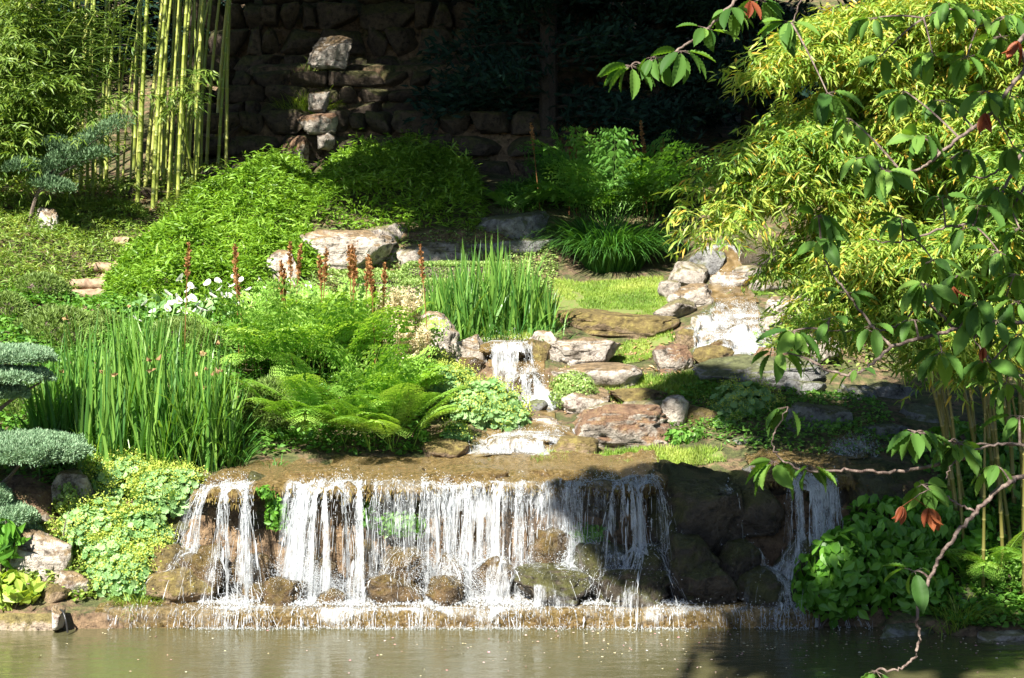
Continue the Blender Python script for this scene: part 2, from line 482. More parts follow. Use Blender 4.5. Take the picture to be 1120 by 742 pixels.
# ------------------------------------------------------------------ terrain
def zr(py, Y):
    return H - (py - HY) / F * Y
FRONT = [(17.45, -.5), (17.76, -.35), (17.80, .17), (18.55, .19)]
FACE = FRONT + [(18.72, 1.20), (18.80, 1.38), (19.6, 1.46)]
def P(front, pts, back):
    out = list(front) + [(Y, zr(py, Y)) for (py, Y) in pts]
    return out + back
def slope(Y0, z0, rise=.36):
    return [(45, z0 + rise * (45 - Y0)), (60, z0 + rise * (45 - Y0) + 7), (90, z0 + rise * (45 - Y0) + 12), (160, z0 + rise * (45 - Y0) + 14)]
BANK = [(17.3, -.5), (17.66, -.4), (17.70, .16)]
WALLB = [(32.9, 5.5), (33.25, 6.6), (34.2, 6.75), (34.5, 7.8), (35.5, 7.95), (35.8, 9.0), (38, 9.8)]
COLS = {
    -700: P(BANK, [(600, 18.6), (520, 19.4), (440, 20.8), (330, 24), (240, 27.5), (205, 31)], slope(31, 5.2)),
    0: P(BANK, [(600, 18.5), (560, 18.8), (520, 19.3), (440, 20.6), (400, 21.6), (340, 23.6), (300, 25), (250, 27), (225, 28.5), (205, 30.5)], slope(30.5, 5.1)),
    110: P(BANK, [(655, 18.1), (600, 18.6), (545, 19.0), (505, 19.5), (440, 21), (400, 22), (345, 24), (325, 25), (270, 27), (218, 29.3), (205, 31)], slope(31, 5.2)),
    185: P(FRONT, [(560, 18.9), (510, 19.4), (440, 21), (395, 22.2), (350, 24), (330, 25), (255, 27.6), (215, 29.5), (200, 31)], slope(31, 5.3)),
    225: P(FACE, [(500, 19.9), (440, 21.1), (390, 22.6), (350, 24.3), (310, 25.8), (250, 28), (205, 30), (185, 32.5)], slope(32.5, 5.6)),
    280: P(FACE, [(500, 19.9), (440, 21.3), (380, 23), (345, 24.5), (300, 26), (240, 28.2), (195, 30.5)], WALLB + slope(38, 9.8)),
    400: P(FACE, [(503, 19.9), (450, 21.3), (400, 22.7), (345, 24.5), (320, 25.6), (300, 27.2), (268, 27.7), (252, 28), (215, 29.5), (195, 31.5)], WALLB + slope(38, 9.8)),
    500: P(FACE, [(503, 20.0), (470, 20.9), (420, 22.2), (390, 23), (370, 23.8), (325, 26), (305, 27.2), (275, 27.7), (252, 28), (220, 29.5), (200, 31.5)], WALLB + slope(38, 9.8)),
    545: P(FACE, [(503, 20.0), (498, 20.3), (476, 20.8), (462, 21.3), (444, 22.1), (432, 22.3), (397, 22.6), (374, 23.3), (365, 23.8), (325, 26.2), (305, 27.3), (275, 27.7), (252, 28), (220, 29.5), (200, 31.5)], WALLB + slope(38, 9.8)),
    595: P(FACE, [(503, 20.0), (498, 20.2), (472, 20.7), (460, 21.2), (444, 22.1), (405, 22.5), (378, 23.2), (365, 23.9), (340, 25.2), (308, 27), (290, 27.6), (262, 28), (225, 30), (205, 32)], WALLB + slope(38, 9.8)),
    660: P(FACE, [(509, 19.8), (492, 20.4), (450, 21.6), (410, 22.8), (388, 23.8), (372, 24.3), (346, 24.9), (310, 27), (298, 27.8), (240, 30), (205, 32)], WALLB + slope(38, 9.8)),
    730: P(FACE, [(509, 19.8), (485, 20.6), (440, 21.7), (410, 22.7), (388, 23.6), (370, 24.2), (345, 25), (310, 27), (295, 27.8), (240, 30), (205, 32)], slope(32, 5.2)),
    790: P(FACE, [(505, 19.8), (475, 20.7), (440, 21.7), (412, 22.5), (388, 23.1), (374, 23.5), (350, 24.1), (335, 24.6), (318, 25.6), (302, 26.5), (276, 26.8), (268, 27.6), (240, 29), (215, 31)], slope(31, 5)),
    850: P(FACE, [(505, 19.8), (480, 20.5), (445, 21.5), (420, 22.4), (395, 23), (374, 23.5), (350, 24.2), (335, 24.8), (318, 25.8), (302, 26.7), (276, 27), (268, 27.8), (240, 29), (215, 31)], slope(31, 5)),
    920: P(FACE, [(503, 19.8), (500, 20.0), (482, 20.2), (466, 20.9), (445, 21.5), (430, 22.3), (400, 23.2), (370, 24), (330, 26), (300, 28), (240, 30)], slope(30, 4.6)),
    985: P([(17.2, -.5), (17.5, -.4), (17.55, .1)], [(640, 18.2), (560, 18.9), (510, 19.6), (470, 20.8), (430, 22.3), (400, 23.3), (350, 26), (300, 28)], slope(28, 3.6)),
    1060: P([(17.0, -.5), (17.3, -.4), (17.36, .08)], [(668, 17.8), (600, 18.6), (540, 19.3), (480, 20.6), (430, 22), (400, 23.5), (350, 26), (300, 28)], slope(28, 3.6)),
    1800: P([(17.0, -.5), (17.3, -.4), (17.36, .08)], [(668, 17.8), (600, 18.6), (540, 19.3), (480, 20.6), (430, 22), (400, 23.5), (350, 26), (300, 28)], slope(28, 3.6)),
}
NEAR = [(-60, 3.2), (0.5, 2.7), (2.5, 2.4), (4.5, .4), (5.5, -.6), (16.5, -.6)]
CPX = np.array(sorted(COLS))
CPROF = []
for k in CPX:
    pr = sorted(NEAR + COLS[k])
    CPROF.append((np.array([a for a, _ in pr]), np.array([b for _, b in pr])))

def tz(X, Y, rough=True):
    X = np.atleast_1d(np.asarray(X, float))
    Y = np.atleast_1d(np.asarray(Y, float))
    px = X / np.maximum(Y, 12) * F + CX
    i = np.clip(np.searchsorted(CPX, px) - 1, 0, len(CPX) - 2)
    t = np.clip((px - CPX[i]) / (CPX[i + 1] - CPX[i]), 0, 1)
    t = t * t * (3 - 2 * t)
    Z = np.stack([np.interp(Y, a, b) for a, b in CPROF])
    idx = np.arange(len(Y))
    z = Z[i, idx] * (1 - t) + Z[i + 1, idx] * t
    if rough:
        q = np.stack([X, Y, np.zeros_like(X)], 1)
        z = z + fbm(q * 1.6, 3, 5) * .09 * np.clip((Y - 18.9) * 1.5, 0, 1) + fbm(q * 6, 2, 9) * .025 * (Y > 18.7)
    return z

def T(X, Y):
    return float(tz([X], [Y])[0])
def at(px, py, Y):
    """the point at depth Y seen at a photo pixel"""
    return np.array([(px - CX) / F * Y, Y, zr(py, Y)])
def on(px, Y, dz=0.0):
    X = (px - CX) / F * Y
    return np.array([X, Y, T(X, Y) + dz])
YG = np.concatenate([np.arange(17.3, 19.2, .02), np.arange(19.2, 40, .05)])
def hit(px, py):
    """where the view ray of a photo pixel meets the ground"""
    X = (px - CX) / F * YG
    z = tz(X, YG)
    below = z >= zr(py, YG)
    i = int(np.argmax(below)) if below.any() else len(YG) - 1
    return np.array([X[i], YG[i], z[i]])

def uvals():
    a = np.linspace(-190, 1310, 330)
    b = np.concatenate([-190 - np.geomspace(8, 3600, 34)[::-1], a, 1310 + np.geomspace(8, 3600, 34)])
    return (b - CX) / F
US = uvals()
YS = np.concatenate([np.linspace(-60, 0, 8)[:-1], np.linspace(0, 16.8, 24), np.arange(17, 20.2, .035), np.arange(20.2, 30, .08), np.arange(30, 45, .2), np.geomspace(45, 160, 26)])
UU, YY = np.meshgrid(US, YS)
XX = UU * np.maximum(YY, 12)
ZZ = tz(XX.ravel(), YY.ravel()).reshape(XX.shape)
TV = np.stack([XX, YY, ZZ], -1).reshape(-1, 3)
nu = len(US)
ii, jj = np.meshgrid(np.arange(len(YS) - 1), np.arange(nu - 1), indexing='ij')
TF = np.stack([ii * nu + jj, ii * nu + jj + 1, (ii + 1) * nu + jj + 1, (ii + 1) * nu + jj], -1).reshape(-1, 4)
M['ground'] = rockmat('garden_soil', (.13, .085, .05), (.24, .16, .09), (.07, .09, .02), .20, .95, mosscol2=(.12, .13, .04), lichen=.1)
s = Soup()
s.add(TV, TF)
struct(s.build('ground', M['ground'], smooth=True))

def poly_xy(poly_px):
    return np.array([hit(px, py)[:2] for px, py in poly_px])
def inside(poly, q):
    x, y = q[:, 0], q[:, 1]
    c = np.zeros(len(q), bool)
    n = len(poly)
    for i in range(n):
        x1, y1 = poly[i]
        x2, y2 = poly[(i + 1) % n]
        cond = ((y1 > y) != (y2 > y)) & (x < (x2 - x1) * (y - y1) / (y2 - y1 + 1e-12) + x1)
        c ^= cond
    return c
def edge_dist(poly, q):
    d = np.full(len(q), 1e9)
    n = len(poly)
    for i in range(n):
        a, b = poly[i], poly[(i + 1) % n]
        ab = b - a
        t = np.clip(((q - a) @ ab) / (ab @ ab + 1e-12), 0, 1)
        d = np.minimum(d, np.linalg.norm(q - (a + t[:, None] * ab), axis=1))
    return d
def sample(poly, n):
    lo, hi = poly.min(0), poly.max(0)
    out = np.zeros((0, 2))
    while len(out) < n:
        q = lo + (hi - lo) * RNG.random((n * 2, 2))
        out = np.concatenate([out, q[inside(poly, q)]])
    return out[:n]

# ------------------------------------------------------------------ pond
def watermat():
    m = bpy.data.materials.new('pond_water')
    m.use_nodes = True
    nt = m.node_tree
    N, L = nt.nodes, nt.links
    b = N['Principled BSDF']
    b.inputs['Base Color'].default_value = (.080, .076, .036, 1)
    b.inputs['Roughness'].default_value = .04
    b.inputs['IOR'].default_value = 1.5
    b.inputs['Specular IOR Level'].default_value = 1.0
    geo = N.new('ShaderNodeNewGeometry')
    mp = N.new('ShaderNodeMapping')
    mp.inputs['Scale'].default_value = (1.0, 2.2, 1)
    L.new(geo.outputs['Position'], mp.inputs['Vector'])
    n1 = N.new('ShaderNodeTexNoise')
    n1.inputs['Scale'].default_value = 2.6
    n1.inputs['Detail'].default_value = 5
    n1.inputs['Roughness'].default_value = .62
    n1.inputs['Distortion'].default_value = .4
    L.new(mp.outputs[0], n1.inputs['Vector'])
    bp = N.new('ShaderNodeBump')
    bp.inputs['Strength'].default_value = .28
    bp.inputs['Distance'].default_value = .05
    L.new(n1.outputs['Fac'], bp.inputs['Height'])
    L.new(bp.outputs[0], b.inputs['Normal'])
    return m
s = Soup()
s.add([(-26, 3.2, 0), (26, 3.2, 0), (26, 18.0, 0), (-26, 18.0, 0)], [(0, 1, 2, 3)])
struct(s.build('pond', watermat()))

# ------------------------------------------------------------------ rocks
def ico(sub):
    bm = bmesh.new()
    bmesh.ops.create_icosphere(bm, subdivisions=sub, radius=1)
    v = np.array([x.co[:] for x in bm.verts])
    f = np.array([[q.index for q in p.verts] for p in bm.faces])
    bm.free()
    return v, f
ICO = {k: ico(k) for k in (1, 2, 3, 4, 5)}
COLLIDE = []       # (verts, faces) of everything water can run over

def rock_verts(dims, seed, box=.55, cuts=9, sub=4, rough=.16, rot=None):
    r = np.random.default_rng(seed)
    v, f = ICO[sub]
    v = np.sign(v) * np.abs(v) ** box
    v = v / np.abs(v).max()
    v = v * (1 + rough * 1.2 * fbm(v * 1.1 + seed * 3.7, 3, seed)[:, None])
    for _ in range(cuts):
        n = unit(r.normal(size=3) * np.array([1, 1, .8]))
        d = r.uniform(.62, .95)
        q = v @ n
        v = v - n[None] * (np.maximum(0, q - d) * .96)[:, None]
    n2 = fbm(v * np.array([2.6, 2.6, 4.2]) + seed, 4, seed + 3)
    n3 = np.abs(fbm(v * np.array([6, 6, 8]) + seed * 2.1, 3, seed + 4))
    v = v * (1 + rough * .85 * n2[:, None] - rough * .35 * n3[:, None])
    # bedding cracks
    cr = np.abs(fbm(v * np.array([1.2, 1.2, 3.0]) + seed * 1.3, 3, seed + 8))
    v = v * (1 - .10 * np.exp(-(cr / .035) ** 2)[:, None])
    lo, hi = v.min(0), v.max(0)
    v = (v - (lo + hi) / 2) / (hi - lo) * np.asarray(dims)
    a = r.uniform(-.35, .35) if rot is None else rot
    c, sn = math.cos(a), math.sin(a)
    return v @ np.array([[c, sn, 0], [-sn, c, 0], [0, 0, 1]]), f

NROCK = [0]
def rock(px, py, w, h, kind, label, Y=None, d=None, name='boulder', box=.55, cuts=9, group=None, sub=4, sink=.06, rot=None, rough=.16, tilt=0.0, stand=True):
    """a stone whose visible middle is at photo pixel (px, py), w x h pixels large"""
    NROCK[0] += 1
    seed = 100 + NROCK[0] * 7
    if Y is None:
        g = hit(px, min(py + h * .5, 684))
        Y = g[1] + (d or w * g[1] / F * .75) * .38
    W, Hh = w * Y / F, h * Y / F
    D = d or W * .75
    c = at(px, py, Y)
    bot = c[2] - Hh / 2
    foot = min(T(c[0], Y), T(c[0], Y - D * .4), T(c[0], Y + D * .3)) - sink
    top = c[2] + Hh / 2
    if stand and bot > foot:
        bot = max(foot, top - max(1.9 * Hh, 1.0 * W))
    v, f = rock_verts((W, D, top - bot), seed, box, cuts, sub, rough, rot)
    if tilt:
        ct, st = math.cos(tilt), math.sin(tilt)
        v = v @ np.array([[ct, 0, st], [0, 1, 0], [-st, 0, ct]])
    loc = np.array([c[0], Y, bot])
    wv = v + np.array([c[0], Y, (top + bot) / 2])
    s = Soup()
    s.add(wv, f)
    COLLIDE.append((wv, f))
    o = s.build(name, R[kind], loc=tuple(loc), smooth=True)
    return tag(o, label, 'rock', group)

rock(768, 352, 24, 14, 'grey', 'small grey stone breaking the upper left edge of the broad cascade', Y=24.1)
rock(806, 362, 26, 14, 'brown', 'brown wet stone in the middle of the broad upper cascade', Y=23.75)
rock(842, 358, 34, 26, 'pale', 'pale stone at the right edge of the broad upper cascade', Y=24.1)
rock(752, 368, 26, 18, 'moss', 'mossy stone at the lower left edge of the broad cascade', Y=23.6)
rock(790, 377, 30, 12, 'brown', 'low wet stone near the foot of the broad cascade', Y=23.35)
rock(812, 344, 22, 10, 'brown', 'small wet stone at the brim of the broad cascade', Y=24.5)
rock(818, 300, 34, 20, 'grey', 'grey stone at the right of the stream below the topmost fall', Y=26.4)
rock(710, 445, 60, 16, 'grey', 'flat grey stone in the grass right of the little clipped shrub', Y=21.5, d=.5)
rock(655, 446, 40, 14, 'grey', 'low grey stone above the white and rust boulder', Y=21.6, d=.4)
rock(545, 455, 34, 14, 'brown', 'wet stone at the left of the pool below the small cascade', Y=21.6)
# the row of stones at the foot of the fall
rock(200, 643, 74, 46, 'moss', 'ochre mossy boulder at the far left foot of the main waterfall', Y=18.15, sub=5)
rock(312, 650, 50, 36, 'brown', 'brown boulder with dry grass on top, between white water at the left', Y=18.05, sub=5, rough=.21)
rock(277, 649, 32, 28, 'brown', 'small wet brown stone half under foam beside the grass-topped boulder', Y=18.15, rough=.21)
rock(362, 654, 36, 22, 'brown', 'low brown stone barely clear of the foam below the brightest fall', Y=18.05, rough=.21)
rock(432, 645, 64, 38, 'brown', 'broad brown stone under the thin dripping curtain', Y=18.1, sub=5, rough=.21)
rock(487, 647, 44, 36, 'brown', 'rounded brown stone standing in the white water near the middle', Y=18.0, sub=5, rough=.21)
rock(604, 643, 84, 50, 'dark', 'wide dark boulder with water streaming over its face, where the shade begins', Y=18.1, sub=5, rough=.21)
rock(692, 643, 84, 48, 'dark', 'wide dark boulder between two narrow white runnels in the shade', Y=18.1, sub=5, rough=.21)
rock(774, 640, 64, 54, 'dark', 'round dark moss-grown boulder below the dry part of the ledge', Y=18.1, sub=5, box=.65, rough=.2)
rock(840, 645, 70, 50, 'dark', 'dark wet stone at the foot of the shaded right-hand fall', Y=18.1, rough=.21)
rock(218, 612, 60, 34, 'brown', 'yellow mossed stone behind the ochre boulder at the far left', Y=18.30, box=.6, cuts=10, rough=.22)
rock(184, 610, 48, 30, 'moss', 'mossy stone wedged beside the yellow-flowered plants at the fall', Y=18.30, box=.6, cuts=10, rough=.22)
rock(274, 616, 50, 26, 'brown', 'upper brown stone under the leftmost white curtain', Y=18.40, box=.6, cuts=10, rough=.22)
rock(345, 618, 54, 26, 'brown', 'stone buried in spray under the brightest fall', Y=18.40, box=.6, cuts=10, rough=.22)
rock(398, 608, 34, 34, 'brown', 'upright mossy stone beside the brightest fall', Y=18.40, box=.6, cuts=10, rough=.22)
rock(442, 612, 60, 30, 'brown', 'ochre mossy stone behind the thin dripping curtain', Y=18.40, box=.72, cuts=6, sub=5)
rock(494, 616, 34, 24, 'brown', 'dark little stone poking out of the central white fall', Y=18.40, box=.6, cuts=10, rough=.22)
rock(540, 618, 54, 26, 'brown', 'stone beneath the central white fall, mostly under water', Y=18.40, box=.6, cuts=10, rough=.22)
rock(602, 596, 44, 38, 'brown', 'orange-brown stone behind the falling water at the edge of the shade', Y=18.40, box=.6, cuts=10, rough=.22)
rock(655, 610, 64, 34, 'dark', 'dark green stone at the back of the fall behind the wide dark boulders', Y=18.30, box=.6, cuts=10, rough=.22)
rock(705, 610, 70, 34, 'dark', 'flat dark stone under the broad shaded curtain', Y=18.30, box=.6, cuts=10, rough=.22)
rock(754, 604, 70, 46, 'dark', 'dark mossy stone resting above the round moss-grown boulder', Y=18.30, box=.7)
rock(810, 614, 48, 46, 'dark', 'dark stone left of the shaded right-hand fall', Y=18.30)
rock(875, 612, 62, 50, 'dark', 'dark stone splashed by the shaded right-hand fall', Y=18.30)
# left bank
rock(42, 612, 78, 78, 'pale', 'big pale limestone boulder on the left bank above the pond kerb', Y=18.45, sub=5)
rock(78, 642, 44, 38, 'pale', 'small pale stone at the right foot of the big bank boulder', Y=18.2)
rock(35, 537, 90, 34, 'two', 'flat reddish stone in the shadow under the juniper pads', Y=19.0)
rock(82, 528, 44, 30, 'pale', 'pale flat stone beside the yellow-flowered plants on the left bank', Y=19.0)
rock(62, 650, 36, 22, 'moss', 'low mossy stone sitting behind the pond kerb', Y=18.0)
# middle, round the little cascade
rock(472, 368, 66, 56, 'pale', 'rounded pale boulder beside the cream plumes', Y=23.2, sub=5, box=.7)
rock(512, 388, 44, 44, 'pale', 'pale stone with an ochre patch, left of the small cascade', Y=22.7, sub=5)
rock(512, 405, 36, 30, 'brown', 'wet brown stone under the pale stone left of the small cascade', Y=22.55)
rock(424, 352, 34, 36, 'pale', 'narrow pale stone behind the cream plumes', Y=24.0)
rock(553, 384, 62, 24, 'ledge', 'smooth brown lip stone of the small middle cascade', Y=22.95, d=1.0, name='lip_stone', cuts=3, rot=0)
rock(590, 396, 28, 52, 'moss', 'mossy side stone right of the small middle cascade', Y=22.75)
rock(578, 418, 44, 22, 'brown', 'wet brown stone at the right foot of the small cascade', Y=22.4)
rock(588, 446, 24, 18, 'slate', 'dark round stone in the white water below the small cascade', Y=21.8, box=.8, cuts=3)
rock(592, 462, 48, 14, 'pale', 'low pale stone at the brim of the lower rapid', Y=21.35, d=.5)
rock(578, 482, 96, 20, 'ledge', 'smooth brown slab that the lower rapid slides over', Y=20.7, d=.9, cuts=3, rot=0, name='lip_stone', box=.8)
rock(626, 489, 58, 26, 'moss', 'ochre mossy stone at the right edge of the lower rapid', Y=20.4)
rock(488, 490, 50, 18, 'moss', 'low brown stone at the left edge of the lower rapid', Y=20.2)
rock(678, 468, 118, 54, 'two', 'big white and rust boulder beside the lower lawn', Y=20.9, sub=5, d=1.0, rot=.12)
rock(738, 456, 32, 48, 'pale', 'pale stone leaning on the right end of the white and rust boulder', Y=21.1)
rock(764, 461, 44, 36, 'moss', 'ochre stone between the white and rust boulder and the dark lady mantle', Y=21.2)
rock(634, 385, 100, 34, 'pale', 'long grey slab with a dark undercut end, below the mossy ledge', Y=23.2, sub=5, d=.9)
rock(596, 378, 34, 34, 'pale', 'upright grey stone at the left end of the long grey slab', Y=23.15)
rock(652, 406, 104, 18, 'pale', 'flat grey slab lying just below the long undercut slab', Y=22.6, d=.9)
rock(640, 432, 60, 14, 'pale', 'flat pale stone beside the small clipped shrub', Y=21.9, d=.6)
rock(700, 430, 70, 12, 'moss', 'flat mossy stone at the edge of the shaded grass patch', Y=21.8, d=.7)
rock(736, 394, 46, 36, 'two', 'rust-topped boulder at the left foot of the upper cascade', Y=22.9, sub=5)
rock(780, 388, 46, 22, 'moss', 'bright moss-covered stone at the foot of the upper cascade', Y=22.95)
rock(840, 393, 60, 26, 'two', 'rust and pale stone right of the bright mossy stone', Y=22.95)
rock(835, 407, 160, 34, 'slate', 'long dark grey slab in the shade below the upper cascade', Y=22.5, sub=5, d=.9, rot=.05)
rock(672, 356, 140, 36, 'moss', 'long brown mossy ledge along the front of the lawn', Y=24.9, sub=5, d=1.5, name='mossy_ledge', cuts=5, rot=0)
rock(752, 301, 46, 30, 'grey', 'grey stone at the back corner of the lawn by the stream', Y=26.4)
rock(733, 316, 28, 20, 'grey', 'small grey stone at the edge of the lawn', Y=25.9)
rock(757, 324, 56, 28, 'pale', 'pale flat stone between lawn and upper cascade', Y=25.3)
rock(738, 340, 50, 22, 'grey', 'tilted grey stone above the end of the mossy ledge', Y=24.9, tilt=.35)
rock(797, 312, 44, 30, 'pale', 'pale stone standing in the stream above the upper cascade', Y=26.0)
rock(775, 290, 40, 34, 'slate', 'dark stone left of the topmost little fall', Y=26.75)
rock(838, 285, 60, 40, 'dark', 'dark mossy stone right of the topmost little fall', Y=26.75)
rock(845, 318, 60, 26, 'grey', 'flat grey stone right of the stream, seen through bamboo leaves', Y=25.9)
rock(872, 345, 70, 44, 'pale', 'pale stone right of the upper cascade, behind drooping bamboo leaves', Y=24.6)
rock(890, 382, 60, 34, 'pale', 'pale stone right of the rust and pale one, behind bamboo leaves', Y=23.4)
# rock ledge behind the hedges
rock(378, 264, 112, 26, 'pale', 'long pale overhanging slab above a dark hollow', Y=27.5, sub=5, d=1.3, name='rock_slab', rot=0, cuts=6)
rock(402, 290, 80, 42, 'pale', 'large pale sloping boulder under the overhanging slab', Y=27.75, sub=5, d=1.0)
rock(312, 300, 36, 54, 'pale', 'pale stone between the white flowers and the dwarf bamboo', Y=26.0)
rock(296, 335, 30, 30, 'pale', 'small pale stone beside the white arum flowers', Y=25.0)
rock(478, 276, 110, 26, 'grey', 'long grey stone of the shaded ledge behind the clipped hedge', Y=27.75, d=.9)
rock(560, 243, 76, 26, 'slate', 'flat grey block on top of the shaded ledge', Y=28.2, d=.9, box=.4)
rock(555, 272, 120, 24, 'slate', 'long dark stone of the ledge behind the centre irises', Y=27.9, d=.8)
rock(606, 266, 34, 26, 'slate', 'dark block at the right end of the ledge beside the sedge clump', Y=28.1)
rock(420, 252, 60, 16, 'grey', 'shaded stone lying on the right end of the overhanging slab', Y=28.0, d=.7)
rock(345, 318, 60, 18, 'brown', 'brown flat stone by the little pool behind the rust-spiked fern', Y=25.9, d=.9)
# upper left
rock(52, 243, 30, 34, 'pale', 'pale stone under the blue juniper branch at the upper left', Y=27.2)
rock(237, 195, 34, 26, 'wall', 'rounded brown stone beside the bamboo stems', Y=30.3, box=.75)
rock(278, 185, 48, 20, 'pale', 'sunlit flat stone at the foot of the dark terrace wall', Y=31.0)
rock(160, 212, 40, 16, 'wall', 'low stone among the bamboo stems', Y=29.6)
# shaded right
rock(893, 466, 78, 52, 'slate', 'large dark grey boulder in the shade right of the dark lady mantle', Y=21.0, sub=5)
rock(936, 436, 64, 34, 'slate', 'dark grey boulder behind the large shaded boulder', Y=22.1)
rock(978, 432, 60, 30, 'slate', 'grey boulder near the bamboo stems in the shade', Y=22.3)
rock(880, 425, 50, 26, 'slate', 'grey stone at the right end of the long dark slab', Y=22.2)
rock(1015, 462, 60, 40, 'slate', 'dark boulder among the bamboo stems at the right', Y=21.3)
rock(965, 480, 60, 34, 'slate', 'dark stone right of the shaded rapid', Y=20.7)
rock(815, 486, 44, 18, 'slate', 'small grey stone below the dark lady mantle', Y=20.5)
rock(860, 492, 50, 22, 'slate', 'grey stone at the left of the shaded rapid', Y=20.4)
rock(845, 512, 70, 20, 'slate', 'flat grey stone on the ledge above the shaded right-hand fall', Y=19.6, d=.6)
rock(1062, 656, 60, 34, 'slate', 'grey stone under the weeds at the right water edge', Y=17.95)
rock(985, 690, 74, 16, 'slate', 'flat grey slab at the right water edge below the broad-leaved shrub', Y=17.5, d=.5, box=.4)
rock(1095, 696, 80, 12, 'grey', 'thin pale slab at the water edge in the right corner', Y=17.3, d=.4, box=.4)
# right part of the lip
rock(758, 527, 110, 38, 'dark', 'thick dark slab forming the dry part of the front ledge', Y=18.85, d=1.1, name='rock_slab', rot=0, sub=5, box=.45)
rock(825, 535, 60, 34, 'dark', 'dark block between the dry slab and the shaded right-hand fall', Y=18.9, d=1.0, box=.45)
rock(258, 522, 70, 12, 'ledge', 'flat worn stone at the left end of the ochre ledge', Y=18.9, d=.5, box=.45)
rock(352, 517, 86, 13, 'ledge', 'flat worn stone in the ochre ledge above the brightest fall', Y=19.0, d=.6, box=.45)
rock(512, 516, 96, 12, 'ledge', 'long flat worn stone in the ochre ledge above the central fall', Y=19.0, d=.6, box=.45)
rock(612, 517, 70, 13, 'ledge', 'flat worn stone in the ochre ledge where the shade begins', Y=18.95, d=.5, box=.45)
rock(285, 521, 34, 9, 'dark', 'thin dark stone lying on the ochre ledge', Y=18.75, d=.3, box=.5)
rock(440, 511, 50, 8, 'ledge', 'flat ochre stone at the back of the ledge', Y=19.4, d=.4)
rock(690, 512, 46, 9, 'pale', 'flat pale stone in the grass behind the ledge', Y=19.9, d=.4)
rock(955, 530, 80, 40, 'dark', 'dark block right of the shaded right-hand fall', Y=18.9, d=1.0, box=.5)

# ---- the ledge the water runs over: a long worn slab
def ledge(px0, px1, lip, label, Yf=18.42, seed=3, back=20.05):
    xs = np.linspace((px0 - CX) / F * Yf, (px1 - CX) / F * Yf, int((px1 - px0) / 1.6))
    prof = [(1.0, 1.0), (.9, 1.0), (.75, 1.0), (.6, 1), (.45, 1), (.32, 1), (.22, .99), (.14, .97), (.08, .93), (.03, .86), (0, .72), (.0, .5), (.03, .3), (.08, .12), (.16, 0), (.3, -.05), (.5, -.05)]
    n, k = len(xs), len(prof)
    V = np.zeros((n, k, 3))
    q = np.stack([xs, np.zeros(n), np.zeros(n)], 1)
    front = Yf + fbm(q * 1.6, 4, seed) * .30 + fbm(q * 9, 2, seed + 2) * .05
    zl = np.array([zr(lip((x / Yf) * F + CX), Yf) for x in xs]) + fbm(q * 2.2, 3, seed + 5) * .05
    thick = .20 + fbm(q * 3, 2, seed + 7) * .06
    endf = np.minimum(1, np.minimum(xs - xs[0], xs[-1] - xs) / .25) ** .5
    for j, (a, b) in enumerate(prof):
        V[:, j, 0] = xs
        V[:, j, 1] = front + (1 - endf) * .3 + a * (back - Yf)
        topz = zl + a * .09
        V[:, j, 2] = topz - (1 - b) * thick * 1.0 - (1 - endf) * .1
    P3 = V.reshape(-1, 3)
    d = fbm(P3 * 2.3, 4, seed + 11) * .07 + fbm(P3 * 8, 4, seed + 12) * .05 - np.abs(fbm(P3 * np.array([5, 5, 9]), 3, seed + 15)) * .05
    P3[:, 2] += d
    P3[:, 1] -= d * .8
    i, j = np.meshgrid(np.arange(n - 1), np.arange(k - 1), indexing='ij')
    f = np.stack([i * k + j, i * k + j + 1, (i + 1) * k + j + 1, (i + 1) * k + j], -1).reshape(-1, 4)
    s = Soup()
    s.add(P3, f)
    COLLIDE.append((P3, f))
    o = s.build('stone_ledge', R['ledge'], smooth=True, loc=(float(xs.mean()), Yf, 1.3))
    # mossy fringe that hangs from the underside of the lip
    m = int((xs[-1] - xs[0]) * 230)
    kx = RNG.integers(0, n, m)
    kj = RNG.integers(8, 13, m)
    b_ = P3.reshape(n, k, 3)[kx, kj]
    fs = Soup()
    blades(fs, b_, RNG.uniform(-2.4, -.7, m), RNG.uniform(1.9, 2.9, m), RNG.uniform(.1, .6, m), RNG.uniform(.02, .11, m), RNG.uniform(.008, .022, m), 3, .5)
    fs.build('moss_fringe', M['hang_moss'], o)['kind'] = 'stuff'
    return tag(o, label, 'rock ledge')
def lip_a(px):
    return float(np.interp(px, [200, 240, 300, 380, 460, 560, 640, 740], [536, 533, 531, 528, 531, 530, 526, 520]))
ledge(203, 735, lip_a, 'long ochre-brown wet ledge across the top of the main waterfall')
ledge(835, 960, lambda p: 521, 'dark short ledge at the top of the shaded right-hand fall', seed=23)

# ---- rock face behind the falling water
xs = np.linspace((170 - CX) / F * 18.8, (985 - CX) / F * 18.8, 300)
zs = np.linspace(.1, 1.42, 50)
gx, gz = np.meshgrid(xs, zs)
q = np.stack([gx.ravel(), np.zeros(gx.size), gz.ravel()], 1)
gy = 18.70 + .12 * fbm(q * 2.5, 4, 31) + .10 * np.abs(fbm(q * np.array([3, 1, 6]), 3, 37)) - .05 * (gz.ravel() < .6)
V = np.stack([gx.ravel(), gy, gz.ravel()], 1)
i, j = np.meshgrid(np.arange(len(zs) - 1), np.arange(len(xs) - 1), indexing='ij')
nx = len(xs)
f = np.stack([i * nx + j, i * nx + j + 1, (i + 1) * nx + j + 1, (i + 1) * nx + j], -1).reshape(-1, 4)
s = Soup()
s.add(V, f)
COLLIDE.append((V, f))
tag(s.build('rock_face', R['dark'], smooth=True, loc=(0, 18.7, .1)), 'dark wet rock face behind the curtain of the main waterfall', 'rock face')

